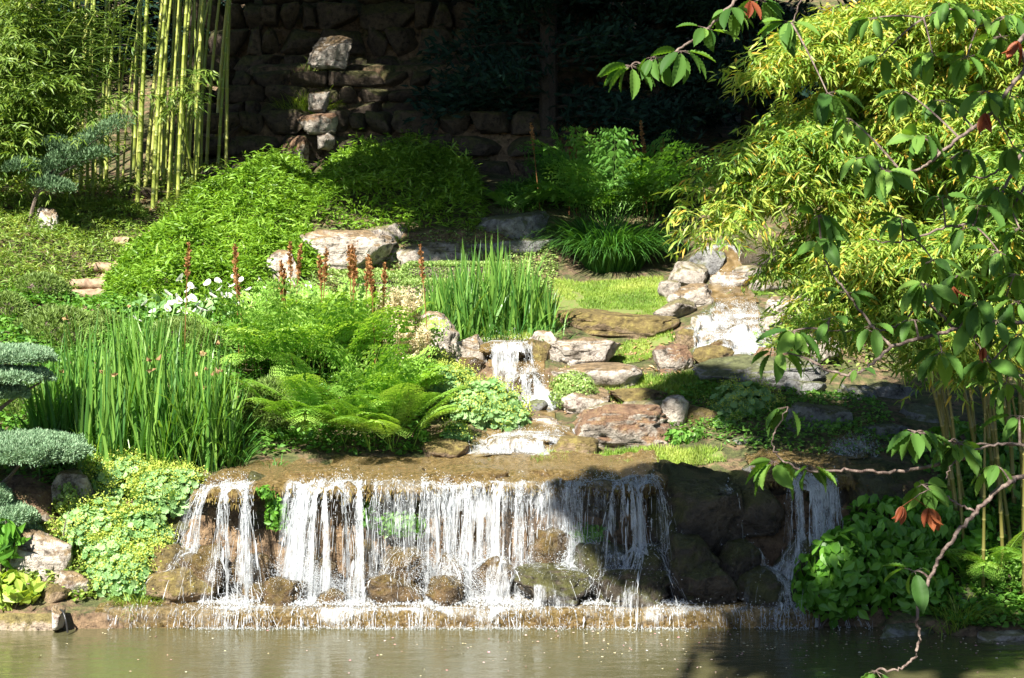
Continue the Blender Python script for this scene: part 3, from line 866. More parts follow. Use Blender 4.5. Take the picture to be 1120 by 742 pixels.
# ---- low stone apron at the water line
def sweep_x(xs, prof, seed, amp):
    n, k = len(xs), len(prof)
    V = np.zeros((n, k, 3))
    for j, (y, z) in enumerate(prof):
        V[:, j] = np.stack([xs, np.full(n, y), np.full(n, z)], 1)
    P3 = V.reshape(-1, 3)
    d = fbm(P3 * np.array([2.5, 5, 5]), 4, seed) * amp
    P3[:, 1] -= d
    P3[:, 2] += d * .35
    i, j = np.meshgrid(np.arange(n - 1), np.arange(k - 1), indexing='ij')
    return P3, np.stack([i * k + j, i * k + j + 1, (i + 1) * k + j + 1, (i + 1) * k + j], -1).reshape(-1, 4)
xs = np.linspace((104 - CX) / F * 17.75, (892 - CX) / F * 17.75, 420)
V, f = sweep_x(xs, [(18.7, .225), (18.4, .22), (18.1, .215), (17.9, .21), (17.78, .20), (17.73, .18), (17.72, .12), (17.715, .05), (17.71, -.1)], 51, .05)
s = Soup()
s.add(V, f)
COLLIDE.append((V, f))
tag(s.build('stone_step', R['ledge'], smooth=True, loc=(0, 17.75, 0)), 'low brown stone step along the water line under the waterfall', 'stone step')
xs = np.linspace((-260 - CX) / F * 17.6, (58 - CX) / F * 17.6, 160)
V, f = sweep_x(xs, [(18.1, .17), (17.82, .17), (17.66, .165), (17.62, .15), (17.61, .06), (17.61, -.2)], 57, .04)
s = Soup()
s.add(V, f)
tag(s.build('pond_kerb', M['kerb'], smooth=True, loc=(-6, 17.6, 0)), 'mossy stone kerb along the pond in the bottom left corner', 'kerb')
v, f = rock_verts((.14, .2, .26), 77, .35, 3, 3, .06, 0)
c = at(63, 676, 17.55)
s = Soup()
s.add(v + c, f)
tag(s.build('kerb_block', R['pale'], smooth=True, loc=tuple(c - np.array([0, 0, .13]))), 'small squared pale block at the end of the pond kerb', 'stone block')
s = Soup()
tube(s, smooth_path([at(64, 667, 17.6), at(68, 668, 17.5), at(71, 675, 17.44), at(73, 684, 17.42), at(74, 692, 17.42)], 6), .011, 8)
tag(s.build('hose', M['hose'], smooth=True, loc=tuple(at(69, 667, 17.5))), 'short black hose hanging from the kerb block into the pond', 'hose')

# ---- dry stone terrace walls
def block_wall(px0, px1, Y, z0, z1, courses, seed, label):
    r = np.random.default_rng(seed)
    s = Soup()
    X0, X1 = (px0 - CX) / F * Y, (px1 - CX) / F * Y
    hh = (z1 - z0) / courses
    for c in range(courses):
        x = X0 - r.uniform(0, .4)
        while x < X1:
            w = r.uniform(.3, 1.25)
            hgt = hh * r.uniform(.8, 1.15)
            v, f = rock_verts((w * 1.06, .6, hgt * 1.06), int(r.integers(1e6)), .33, 8, 3, .15, r.uniform(-.12, .12))
            s.add(v + np.array([x + w / 2, Y + r.uniform(-.07, .07) + c * .10, z0 + hh * (c + .5)]), f)
            x += w * r.uniform(.97, 1.04)
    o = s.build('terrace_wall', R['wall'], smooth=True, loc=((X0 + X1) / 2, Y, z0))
    return tag(o, label, 'stone wall')
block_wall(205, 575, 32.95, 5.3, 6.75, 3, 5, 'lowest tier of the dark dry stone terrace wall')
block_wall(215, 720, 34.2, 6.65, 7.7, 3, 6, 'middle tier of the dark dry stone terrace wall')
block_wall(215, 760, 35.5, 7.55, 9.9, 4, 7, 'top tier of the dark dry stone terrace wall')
rock(362, 58, 48, 40, 'pale', 'sunlit squared boulder perched high on the dark terrace wall', Y=34.3, sub=5, box=.45, d=.8, stand=False)

rock(349, 112, 26, 24, 'pale', 'small sunlit stone in the terrace wall under the grass tuft', Y=32.95, d=.5, stand=False, box=.4)  # paler stone kinds here stand in for a sunlit patch of the darkened wall
rock(347, 136, 46, 24, 'two', 'sunlit ochre stone in the lowest tier of the terrace wall', Y=32.7, d=.5, stand=False, box=.4)
rock(356, 154, 20, 22, 'pale', 'narrow sunlit stone low in the terrace wall', Y=32.6, d=.4, stand=False, box=.4)
rock(322, 158, 32, 20, 'two', 'half lit stone at the foot of the terrace wall', Y=32.6, d=.4, box=.4)
# ------------------------------------------------------------------ water on the move
def fallmat():
    m = bpy.data.materials.new('falling_water')
    m.use_nodes = True
    nt = m.node_tree
    N, L = nt.nodes, nt.links
    b = N['Principled BSDF']
    b.inputs['Base Color'].default_value = (.74, .77, .79, 1)
    b.inputs['Roughness'].default_value = .18
    b.inputs['Specular IOR Level'].default_value = .6
    tr = N.new('ShaderNodeBsdfTranslucent')
    tr.inputs[0].default_value = (.74, .77, .79, 1)
    ms = N.new('ShaderNodeMixShader')
    ms.inputs[0].default_value = .4
    L.new(b.outputs[0], ms.inputs[1])
    L.new(tr.outputs[0], ms.inputs[2])
    tp = N.new('ShaderNodeBsdfTransparent')
    m2 = N.new('ShaderNodeMixShader')
    m2.inputs[0].default_value = .35
    L.new(ms.outputs[0], m2.inputs[1])
    L.new(tp.outputs[0], m2.inputs[2])
    L.new(m2.outputs[0], N['Material Output'].inputs['Surface'])
    return m
M['fall'] = fallmat()
def streammat():
    m = bpy.data.materials.new('stream_water')
    m.use_nodes = True
    nt = m.node_tree
    N, L = nt.nodes, nt.links
    b = N['Principled BSDF']
    geo = N.new('ShaderNodeNewGeometry')
    n = N.new('ShaderNodeTexNoise')
    n.inputs['Scale'].default_value = 7
    n.inputs['Detail'].default_value = 6
    L.new(geo.outputs['Position'], n.inputs['Vector'])
    L.new(ramp(nt, n.outputs['Fac'], [(.3, (.06, .042, .018)), (.52, (.14, .095, .04)), (.72, (.24, .18, .10))]), b.inputs['Base Color'])
    b.inputs['Roughness'].default_value = .12
    b.inputs['Specular IOR Level'].default_value = .8
    bp = N.new('ShaderNodeBump')
    bp.inputs['Strength'].default_value = .7
    bp.inputs['Distance'].default_value = .06
    L.new(n.outputs['Fac'], bp.inputs['Height'])
    L.new(bp.outputs[0], b.inputs['Normal'])
    return m
M['stream'] = streammat()

def patch(name, poly_px, mat, lift, res=.06):
    """a sheet that follows the ground inside a polygon"""
    poly = poly_xy(poly_px)
    lo, hi = poly.min(0), poly.max(0)
    gx, gy = np.meshgrid(np.arange(lo[0], hi[0], res), np.arange(lo[1], hi[1], res))
    q = np.stack([gx.ravel(), gy.ravel()], 1)
    ok = inside(poly, q)
    z = tz(q[:, 0], q[:, 1]) + lift
    nx, ny = gx.shape[1], gx.shape[0]
    okg = ok.reshape(ny, nx)
    i, j = np.nonzero(okg[:-1, :-1] & okg[1:, :-1] & okg[:-1, 1:] & okg[1:, 1:])
    if len(i) == 0:
        return None, poly
    f = np.stack([i * nx + j, i * nx + j + 1, (i + 1) * nx + j + 1, (i + 1) * nx + j], -1)
    used, inv = np.unique(f, return_inverse=True)
    V = np.stack([q[:, 0], q[:, 1], z], 1)[used]
    f = inv.reshape(f.shape)
    s = Soup()
    s.add(V, f)
    COLLIDE.append((V, f))
    return s.build(name, mat, smooth=True), poly
for pp in ([(512, 505), (505, 494), (545, 462), (565, 445), (535, 420), (530, 385), (540, 372), (580, 372), (596, 395), (604, 440), (610, 462), (640, 480), (640, 500), (600, 506)],
           [(745, 384), (770, 360), (782, 335), (765, 318), (782, 300), (760, 276), (815, 274), (812, 300), (830, 330), (835, 362), (840, 384)],
           [(870, 508), (880, 500), (905, 484), (915, 465), (960, 462), (965, 484), (950, 505)]):
    o, _ = patch('stream', pp, M['stream'], .03)
    if o:
        struct(o)

cv, cf, off = [], [], 0
for (v, f) in [(TV, TF)] + COLLIDE:
    cv += [tuple(x) for x in v]
    cf += [tuple(int(y) + off for y in x) for x in f]
    off += len(v)
BVH = BVHTree.FromPolygons(cv, cf)
del cv, cf

def flow(s, starts, v0, steps=110, zend=.02, rad=(.0008, .0030), gap=.75, splash=.6, dt=.015, fric=.88, zsplash=9.0, wob=.16):
    """lets water drops run from the lip over the stones and keeps each run as broken threads plus splashes"""
    G = Vector((0, 0, -9.8))
    for p0, v_in in zip(starts, v0):
        p, v = Vector(p0), Vector(v_in)
        pts, air = [p.copy()], [1]
        for k in range(steps):
            v = v + G * dt
            d = v * dt
            L = d.length
            if L < 1e-5:
                break
            loc, nor, idx, dist = BVH.ray_cast(p, d / L, L + .004)
            if loc is not None:
                if nor.dot(d) > 0:
                    nor = -nor
                vn = v.dot(nor)
                if splash and -vn > 1.2 and loc.z < zsplash and random.random() < splash:
                    for _ in range(random.randint(1, 5)):
                        dv = Vector((random.gauss(0, .7), random.gauss(-.3, .5), random.uniform(.2, 1.9)))
                        t = random.uniform(.01, .28)
                        q = loc + dv * t + G * (.5 * t * t) + nor * .01
                        SPL.append((q.x, q.y, max(q.z, .02), random.uniform(.002, .010) * random.uniform(.6, 1)))
                p = loc + nor * .008
                v = v - nor * (vn * 1.0)
                v = v * fric + Vector((random.gauss(0, wob), random.gauss(-.02, wob * .6), 0)) * .5
                air.append(0)
            else:
                p = p + d
                v = v + Vector((random.gauss(0, .010), random.gauss(0, .008), 0))
                air.append(1)
            pts.append(p.copy())
            if p.z < zend or p.y < 17.0:
                break
        n = len(pts)
        if n < 4:
            continue
        A = np.array(pts)
        r0 = random.uniform(*rad)
        airf = np.array(air)
        a = random.randint(0, 4)
        while a < n - 2:
            b = min(n, a + random.randint(3, 7))
            m = b - a
            if m >= 3:
                rr = r0 * (.7 + .6 * RNG.random(m)) * random.uniform(.5, 1.5)
                rr = np.where(airf[a:b] == 0, rr * 1.3, rr)
                wide = (random.uniform(1.8, 3.5), 1, 1) if random.random() < .12 else None
                if wide:
                    rr = rr * RNG.uniform(.35, 1.4, m)
                rr[0] *= .2
                rr[-1] *= .15
                tube(s, A[a:b] + RNG.normal(size=3) * np.array([.008, .008, .0]) + RNG.normal(size=(m, 3)) * .0022, np.maximum(rr, .0006), 4 if wide is None else 6, random.random(), wide)
            if random.random() < gap:
                for _ in range(random.randint(0, 4)):
                    q = A[min(b + 2, n - 1)] + RNG.normal(size=3) * np.array([.02, .03, .06])
                    SPL.append((q[0], q[1], max(q[2], .02), random.uniform(.0025, .0075)))
                b += random.randint(0, 5)
            a = b

def drops(s, arr):
    if len(arr) == 0:
        return
    a = np.array(arr)
    scl = np.stack([a[:, 3], a[:, 3] * RNG.uniform(.8, 1.9, len(a)), a[:, 3]], 1)
    fwd = unit(RNG.normal(size=(len(a), 3)) * np.array([.5, .4, 1]))
    scatter(s, OCT_V, OCT_F, a[:, :3], fwd, rdir(len(a)), scl)

def lip_starts(segs, Y, lipf, n_scale=1.0, vy=(-.42, -.03), dz=.05, dY=.03):
    st, vs = [], []
    for (a, b, dens) in segs:
        n = int((b - a) * dens * n_scale)
        # streams gather in bundles
        cen = [random.uniform(a, b) for _ in range(max(1, int((b - a) / 11)))]
        for _ in range(n):
            px = random.choice(cen) + random.gauss(0, 1.9) if random.random() < .72 else random.uniform(a, b)
            X = (px - CX) / F * Y
            loc, nor, idx, dist = BVH.ray_cast(Vector((X, Y + .18, 2.6)), Vector((0, 0, -1)))
            if loc is None:
                continue
            st.append((X, Y + random.uniform(.02, .2), loc.z + .02))
            vs.append((random.gauss(0, .035), random.uniform(*vy), 0))
    return st, vs

def veilmat():
    m = bpy.data.materials.new('water_veil')
    m.use_nodes = True
    nt = m.node_tree
    N, L = nt.nodes, nt.links
    b = N['Principled BSDF']
    b.inputs['Base Color'].default_value = (.74, .77, .79, 1)
    b.inputs['Roughness'].default_value = .12
    b.inputs['Specular IOR Level'].default_value = .8
    tr = N.new('ShaderNodeBsdfTranslucent')
    tr.inputs[0].default_value = (.74, .77, .79, 1)
    ms = N.new('ShaderNodeMixShader')
    ms.inputs[0].default_value = .35
    L.new(b.outputs[0], ms.inputs[1])
    L.new(tr.outputs[0], ms.inputs[2])
    geo = N.new('ShaderNodeNewGeometry')
    def streak(sx, sz, det):
        mp = N.new('ShaderNodeMapping')
        mp.inputs['Scale'].default_value = (sx, sx * .35, sz)
        L.new(geo.outputs['Position'], mp.inputs['Vector'])
        n = N.new('ShaderNodeTexNoise')
        n.inputs['Scale'].default_value = 1
        n.inputs['Detail'].default_value = det
        n.inputs['Roughness'].default_value = .7
        n.inputs['Distortion'].default_value = .25
        L.new(mp.outputs[0], n.inputs['Vector'])
        return n.outputs['Fac']
    f1, f2, f3 = streak(40, 9, 4), streak(110, 26, 3), streak(6, 3.0, 2)
    m1 = N.new('ShaderNodeMath'); m1.operation = 'MULTIPLY_ADD'; m1.inputs[1].default_value = .75
    L.new(f2, m1.inputs[0]); L.new(f1, m1.inputs[2])
    m2 = N.new('ShaderNodeMath'); m2.operation = 'MULTIPLY_ADD'; m2.inputs[1].default_value = .9
    L.new(f3, m2.inputs[0]); L.new(m1.outputs[0], m2.inputs[2])
    at_ = N.new('ShaderNodeAttribute'); at_.attribute_name = 'rnd'          # how much water runs here
    m3 = N.new('ShaderNodeMath'); m3.operation = 'MULTIPLY_ADD'; m3.inputs[1].default_value = .55
    L.new(at_.outputs['Fac'], m3.inputs[0]); L.new(m2.outputs[0], m3.inputs[2])
    al = ramp(nt, m3.outputs[0], [(.0, (0, 0, 0)), (1, (1, 1, 1))])
    mr = N.new('ShaderNodeMapRange')
    mr.inputs['From Min'].default_value = 1.50
    mr.inputs['From Max'].default_value = 2.02
    L.new(m3.outputs[0], mr.inputs['Value'])
    mr.inputs['To Min'].default_value = .03
    mr.inputs['To Max'].default_value = .8
    tp = N.new('ShaderNodeBsdfTransparent')
    mx = N.new('ShaderNodeMixShader')
    L.new(mr.outputs[0], mx.inputs[0])
    L.new(tp.outputs[0], mx.inputs[1])
    L.new(ms.outputs[0], mx.inputs[2])
    bp = N.new('ShaderNodeBump')
    bp.inputs['Strength'].default_value = .8
    bp.inputs['Distance'].default_value = .02
    L.new(m1.outputs[0], bp.inputs['Height'])
    L.new(bp.outputs[0], b.inputs['Normal'])
    L.new(mx.outputs[0], N['Material Output'].inputs['Surface'])
    return m
M['veil'] = veilmat()

def trace(p0, v_in, steps, zend, dt=.018, fric=.9, lift=.006):
    """path of one particle of water, sliding over whatever it meets"""
    G = Vector((0, 0, -9.8))
    p, v = Vector(p0), Vector(v_in)
    out = [tuple(p)]
    for k in range(steps):
        v = v + G * dt
        d = v * dt
        L = d.length
        if L < 1e-5:
            break
        loc, nor, idx, dist = BVH.ray_cast(p, d / L, L + .004)
        if loc is not None:
            if nor.dot(d) > 0:
                nor = -nor
            p = loc + nor * lift
            v = (v - nor * v.dot(nor)) * fric
        else:
            p = p + d
        out.append(tuple(p))
        if p.z < zend or p.y < 17.45:
            break
    return out

def veil(s, rows, steps, zend, amount=.55, jump=.10, lift=.006, dt=.018):
    """rows: lists of (point, velocity, amount) along a lip; neighbours are joined into a thin sheet of water"""
    for row in rows:
        prev = None
        ph = random.uniform(0, 60)
        for i, (p, v, am) in enumerate(row):
            tr_ = trace(p, v, steps, zend, lift=lift, dt=dt)
            if prev is not None:
                A, Bq = np.array(prev[0]), np.array(tr_)
                n = min(len(A), len(Bq))
                if n > 2:
                    A, Bq = A[:n], Bq[:n]
                    dd = np.linalg.norm(A - Bq, axis=1)
                    ok = (dd[:-1] < jump) & (dd[1:] < jump)
                    V = np.concatenate([A, Bq])
                    k = np.nonzero(ok)[0]
                    if len(k):
                        f = np.stack([k, k + 1, k + 1 + n, k + n], 1)
                        fade = np.minimum(1, np.linspace(0, 1, n) * 6)
                        end = np.clip((np.arange(n)[::-1]) / 3.0, 0, 1) if len(tr_) >= steps else np.ones(n)
                        r = np.concatenate([prev[1] * fade * end, am * fade * end])
                        s.add(V, f, r)
            prev = (tr_, am)

def lip_rows(segs, Y, layers, vy, gain=1.0, step=.022, ytop=2.6, zmin=-9):
    rows = []
    for l in range(layers):
        for (a, b, am) in segs:
            row = []
            ph = random.uniform(0, 100)
            vj = random.uniform(*vy)
            for x in np.arange((a - CX) / F * Y, (b - CX) / F * Y, step):
                yy = Y + .04 + .05 * l
                loc, nor, idx, dist = BVH.ray_cast(Vector((x, yy, ytop)), Vector((0, 0, -1)))
                if loc is None or loc.z < zmin:
                    continue
                w = .5 + .5 * float(vnoise(np.array([[x * 6.0 + ph, l * 3.1, 0]]), 4)[0])
                edge = min(1, (x - (a - CX) / F * Y) / .08, ((b - CX) / F * Y - x) / .08)
                row.append(((x, yy, loc.z + .015), (0, vj + .25 * float(vnoise(np.array([[x * 3 + ph, 5.0, 0]]), 6)[0]), 0), float(np.clip(am * gain * (.45 + .9 * w) * max(.1, edge), 0, 1.3))))
            rows.append(row)
    return rows

def random_rows(poly_px, n, wpx, v, am):
    rows = []
    P_ = np.array(poly_px, float)
    lo, hi = P_.min(0), P_.max(0)
    k = 0
    while k < n:
        c = lo + (hi - lo) * RNG.random(2)
        if not inside(P_, c[None])[0]:
            continue
        k += 1
        w = random.uniform(*wpx)
        rows += ground_rows([((c[0] - w / 2, c[1]), (c[0] + w / 2, c[1] + random.uniform(-1.5, 1.5)))], (v[0] + random.gauss(0, .1), v[1] + random.gauss(0, .15)), am * random.uniform(.5, 1.1))
    return rows

def spray_over(poly_px, n, height=.05, size=(.0015, .006)):
    q = sample(poly_xy(poly_px), n)
    keep = fbm(np.c_[q * 4, np.zeros(n)], 3, 77) > -.12
    out = []
    for x, y in q[keep]:
        loc, nor, idx, dist = BVH.ray_cast(Vector((x, y, 8)), Vector((0, 0, -1)))
        if loc is not None:
            out.append((x, y, loc.z + abs(random.gauss(0, height)), random.uniform(*size)))
    return out

def ground_rows(lines, v, am, step=.03):
    """start rows on the bed of a small cascade, each given by two photo pixels"""
    rows = []
    for (pa, pb) in lines:
        A, B = hit(*pa), hit(*pb)
        n = max(3, int(np.linalg.norm(B - A) / step))
        row = []
        for t in np.linspace(0, 1, n):
            q = A + (B - A) * t
            loc, nor, idx, dist = BVH.ray_cast(Vector((q[0], q[1], 8)), Vector((0, 0, -1)))
            if loc is not None:
                e = min(1, t / .15, (1 - t) / .15)
                row.append(((q[0], q[1], loc.z + .012), (v[0], v[1], 0), am * (.55 + .45 * e)))
        rows.append(row)
    return rows

def waterfall(label, rows, runs, vsteps=70, zend=.02, extra=(), **kw):
    global SPL
    SPL = list(extra)
    vs = Soup()
    veil(vs, rows, vsteps, zend)
    o = struct(vs.build('waterfall', M['veil'], smooth=True), label)
    s = Soup()
    for st, vv in runs:
        flow(s, st, vv, zend=zend, **kw)
    drops(s, SPL)
    s.build('spray', M['fall'], smooth=True).parent = o
    return o

main = [(190, 228, .35), (226, 278, .75), (311, 384, 1.0), (376, 402, .6), (402, 462, .22), (462, 556, .95), (554, 642, .62), (640, 668, .3), (666, 720, .75)]
dens = [(192, 228, .7), (228, 276, 1.4), (312, 382, 2.0), (382, 402, .9), (402, 462, .7), (464, 556, 1.9), (556, 642, 1.3), (642, 668, .6), (668, 718, 1.1)]
waterfall('main waterfall in white curtains over the ochre ledge', lip_rows(main, 18.42, 4, (-.55, -.05)), [lip_starts(dens, 18.42, lip_a)], steps=130, zsplash=1.2)
TIER = [(234, 254, .6), (258, 284, .6), (306, 340, .85), (334, 366, .8), (352, 396, .85), (466, 486, .65), (480, 520, .85), (510, 558, .85), (536, 566, .6), (566, 592, .5), (606, 640, .45), (660, 690, .5), (696, 722, .45)]
waterfall('water running down over the boulders under the main waterfall', lip_rows(TIER, 18.17, 3, (-.45, -.1), 1.0, .022, .98, .34), [], vsteps=60)
waterfall('shaded right-hand waterfall', lip_rows([(862, 922, .8), (788, 802, .4)], 18.42, 3, (-.5, -.1)) + lip_rows([(822, 846, .7), (840, 884, .8)], 18.17, 3, (-.45, -.1), 1.0, .022, .98, .34), [lip_starts([(868, 918, 1.8), (790, 800, .4)], 18.42, None)], steps=110)
# over the low step at the water line
st, vs = [], []
for _ in range(520):
    px = random.uniform(110, 884)
    if random.random() > .35 + 1.3 * abs(math.sin(px * .071) * math.sin(px * .023 + 1)):
        continue
    if px < 215 and random.random() < .6:
        continue
    if 300 < px < 345 and random.random() < .8:
        continue
    if px > 600 and random.random() < .25:
        continue
    st.append(((px - CX) / F * 17.75, 17.80, .245))
    vs.append((random.gauss(0, .05), random.uniform(-.5, -.15), 0))
stepsegs = [(112, 215, .12), (215, 300, .7), (300, 345, .25), (345, 470, .75), (470, 600, .85), (600, 700, .5), (700, 775, .6), (775, 884, .25)]
waterfall('low curtain of water over the stone step at the pond', lip_rows(stepsegs, 17.74, 2, (-.35, -.12), 1.0, .02, 1.0)[:], [(st, vs)], vsteps=14, zend=.0, steps=24, rad=(.0009, .0026))

def area_starts(poly_px, n, v):
    poly = poly_xy(poly_px)
    q = sample(poly, n)
    st, vs = [], []
    for x, y in q:
        loc, nor, idx, dist = BVH.ray_cast(Vector((x, y, 8)), Vector((0, 0, -1)))
        if loc is not None:
            st.append((x, y, loc.z + .015))
            vs.append((v[0] + random.gauss(0, .12), v[1] + random.gauss(0, .12), 0))
    return st, vs
C1a, C1b = [(534, 389), (580, 389), (584, 408), (536, 408)], [(545, 428), (596, 426), (608, 446), (566, 448), (548, 440)]
waterfall('small cascade falling between pale stones in the middle',
          ground_rows([((534, 391), (578, 391)), ((536, 396), (582, 396)), ((536, 402), (582, 402))], (.03, -.45), .95) + random_rows(C1a, 6, (10, 26), (0, -.4), .7) + random_rows(C1b, 26, (10, 30), (.15, -.35), .8),
          [area_starts(C1a, 70, (0, -.5)), area_starts(C1b, 90, (.15, -.3))], vsteps=22, steps=18, zend=1.6, splash=.6, extra=spray_over(C1b, 1500) + spray_over([(538, 418), (592, 416), (600, 436), (548, 436)], 900, .09))
C2 = [(510, 500), (522, 484), (560, 474), (622, 472), (612, 490), (600, 502)]
waterfall('lower rapid sliding over brown slabs above the ledge',
          random_rows(C2, 34, (12, 40), (-.08, -.45), .85) + ground_rows([((606, 466), (634, 478))], (-.1, -.4), .6),
          [area_starts(C2, 150, (-.1, -.4))], vsteps=16, steps=14, zend=1.45, splash=.6, extra=spray_over([(510, 502), (520, 490), (600, 490), (604, 502)], 1500, .03))
C3 = [(748, 384), (770, 352), (784, 335), (826, 335), (836, 360), (840, 386)]
C3b = [(776, 306), (790, 300), (806, 304), (800, 322)]
waterfall('broad upper cascade splashing down beside the lawn',
          random_rows(C3, 80, (10, 46), (-.04, -.5), .85) + random_rows(C3b, 6, (10, 22), (-.1, -.4), .6),
          [area_starts(C3, 300, (0, -.5)), area_starts(C3b, 50, (-.05, -.4))], vsteps=17, steps=14, zend=2.3, splash=.7, extra=spray_over(C3, 4200, .04))
waterfall('topmost little fall in the shade behind the stream stones',
          ground_rows([((762, 275), (810, 275)), ((762, 279), (810, 279))], (0, -.5), .6),
          [area_starts([(764, 280), (764, 274), (808, 274), (808, 280)], 60, (0, -.5))], vsteps=26, steps=16, zend=3.3, splash=.6)
C5 = [(905, 500), (908, 484), (955, 482), (958, 500)]
waterfall('shaded rapid above the right-hand fall',
          random_rows(C5, 12, (10, 36), (-.05, -.5), .6),
          [area_starts(C5, 80, (-.1, -.5))], vsteps=18, steps=15, zend=1.45, splash=.5, extra=spray_over(C5, 500, .03))

# froth where the water lands
def froth(label, spots, n_per, size):
    s = Soup()
    arr = []
    for (px, Y, rx, ry, z) in spots:
        X = (px - CX) / F * Y
        m = int(n_per * rx / .3)
        for _ in range(m):
            a, r = random.uniform(0, 6.283), math.sqrt(random.random())
            x, y = X + rx * r * math.cos(a), Y + ry * r * math.sin(a)
            arr.append((x, y, (z if z is not None else T(x, y)) + abs(random.gauss(0, .018)), random.uniform(*size)))
    drops(s, arr)
    return struct(s.build('foam', M['fall'], smooth=True), label, 'stuff')
mist = []
for (a_, b_, k_) in [(232, 290, 700), (305, 405, 3600), (396, 470, 700), (466, 562, 3600), (560, 640, 900), (664, 722, 450), (866, 920, 300)]:
    cs_ = [(random.uniform(a_, b_), random.uniform(.0, .45)) for _ in range(9)]
    for _ in range(int(k_ * 1.8)):
        c_ = random.choice(cs_)
        mist.append(((c_[0] + random.gauss(0, 7) - CX) / F * 18.1, 18.1 + random.gauss(0, .12), .22 + abs(c_[1] + random.gauss(0, .09)), random.uniform(.0010, .0046)))
ms_ = Soup()
drops(ms_, mist)
struct(ms_.build('spray', M['fall'], smooth=True), 'fine spray over the boulders under the main waterfall', 'stuff')
froth('white foam on the stone step below the fall',
      [(250, 17.95, .35, .12, .22), (345, 17.9, .4, .12, .22), (400, 17.9, .4, .14, .22), (460, 17.9, .3, .12, .22), (525, 17.95, .35, .2, .22), (560, 17.9, .3, .12, .22), (660, 17.9, .25, .08, .22),
       (735, 17.9, .2, .1, .22), (860, 17.95, .3, .15, .22)], 420, (.002, .009))
froth('thin foam line on the pond below the stone step',
      [(px, 17.66, .3, .06, .0) for px in (235, 262, 310, 345, 388, 402, 450, 500, 530, 548, 600, 660, 700, 735, 860)], 120, (.002, .007))
# ------------------------------------------------------------------ lawns
lawns = [[(606, 306), (726, 304), (735, 345), (740, 352), (612, 352), (600, 345)],
         [(480, 366), (478, 356), (612, 350), (620, 370), (600, 376), (530, 376)],
         [(640, 380), (735, 362), (740, 372), (700, 398), (640, 398)],
         [(672, 412), (795, 412), (800, 440), (700, 440), (660, 428)],
         [(578, 508), (600, 499), (640, 494), (790, 494), (795, 508), (690, 514)],
         [(620, 450), (600, 420), (660, 404), (690, 425), (660, 445)],
         [(800, 300), (900, 300), (900, 325), (830, 325)]]
M['turf'] = plainmat('turf', (.10, .17, .025), .95, (.16, .15, .05), 20, .6)
gs = Soup()
for i, pp in enumerate(lawns):
    o, poly = patch('lawn', pp, M['turf'], .012)
    if o:
        struct(o)
    area = .5 * abs(np.dot(poly[:, 0], np.roll(poly[:, 1], 1)) - np.dot(poly[:, 1], np.roll(poly[:, 0], 1)))
    n = int(min(26000, area * (4200 if i != 5 else 1500)))
    q = sample(poly, n)
    keep = fbm(np.c_[q * 2.2, np.zeros(n)], 3, 66) > -.25
    q = q[keep]
    n = len(q)
    b = np.c_[q, tz(q[:, 0], q[:, 1]) + .005]
    tone = np.clip(.5 + fbm(np.c_[q * 1.5, np.zeros(n)], 3, 61) * 1.3 + RNG.normal(size=n) * .18, 0, 1)
    hgt = RNG.uniform(.03, .075, n) * (1.5 if i in (3, 4) else 1)
    blades(gs, b, RNG.uniform(0, 6.28, n), RNG.uniform(0, .6, n), RNG.uniform(.2, 1.0, n), hgt, RNG.uniform(.006, .011, n), 2, .5, tone)
struct(gs.build('lawn_grass', M['grass']), 'short sunlit grass of the little lawns', 'stuff')

# ------------------------------------------------------------------ path and steps on the upper left
M['path'] = plainmat('path_earth', (.46, .32, .22), .95, (.30, .20, .13), 8, .5)
o, _ = patch('path', [(84, 342), (78, 326), (104, 308), (128, 283), (146, 266), (158, 252), (170, 256), (160, 272), (140, 296), (122, 318), (118, 342)], M['path'], .015)
if o:
    struct(o)
for i, (pa, pb, Y) in enumerate([((72, 338), (116, 334), 24.6), ((76, 328), (116, 325), 25.1), ((96, 310), (122, 306), 25.9), ((124, 280), (142, 277), 27.0)]):
    s = Soup()
    A, B = at(*pa, Y), at(*pb, Y)
    zt = max(T(A[0], Y), T(B[0], Y))
    A[2] = B[2] = zt + .05
    tube(s, smooth_path([A, (A + B) / 2 + np.array([0, 0, .01]), B], 5, .006), .085, 10)
    lab = ['lowest weathered log step of the garden path', 'second weathered log step of the garden path', 'log step half way up the garden path', 'topmost log step of the garden path'][i]
    tag(s.build('log_step', M['log'], smooth=True, loc=tuple((A + B) / 2)), lab, 'step', 'log steps of the path')

# ------------------------------------------------------------------ plant builders
UP = np.array([0, 0, 1.0])
def cover(s, poly_px, n, hmax, edge, leaf, size, tilt=.5, seed=1, poly=None, lean=(0, -.35)):
    """leafy ground cover: leaves on and under a dome that follows the ground"""
    poly = poly_xy(poly_px) if poly is None else poly
    q = sample(poly, n)
    d = edge_dist(poly, q)
    lump = .72 + .75 * fbm(np.c_[q * 1.5, np.zeros(n)], 3, seed) + .35 * fbm(np.c_[q * 4.5, np.zeros(n)], 2, seed + 1)
    hh = hmax * np.clip(d / edge, 0, 1) ** .55 * lump
    lay = 1 - np.abs(RNG.normal(size=n)) * .22
    z = tz(q[:, 0], q[:, 1]) + .03 + hh * np.clip(lay, .15, 1.05)
    sh = RNG.random(n) < .07
    z = z + sh * RNG.uniform(0, .3, n) * min(1, hmax * 1.6)
    fwd = np.c_[RNG.normal(size=(n, 2)) * .8 + np.array(lean), RNG.normal(size=n) * .35 + tilt * .4]
    up = unit(RNG.normal(size=(n, 3)) * .45 + UP)
    tone = np.clip(.5 + RNG.normal(size=n) * .24 + .5 * fbm(np.c_[q * 2.2, np.zeros(n)], 3, seed + 2), 0, 1)
    scatter(s, *leaf, np.c_[q, z], fwd, up, RNG.uniform(*size, n), tone)
    return poly

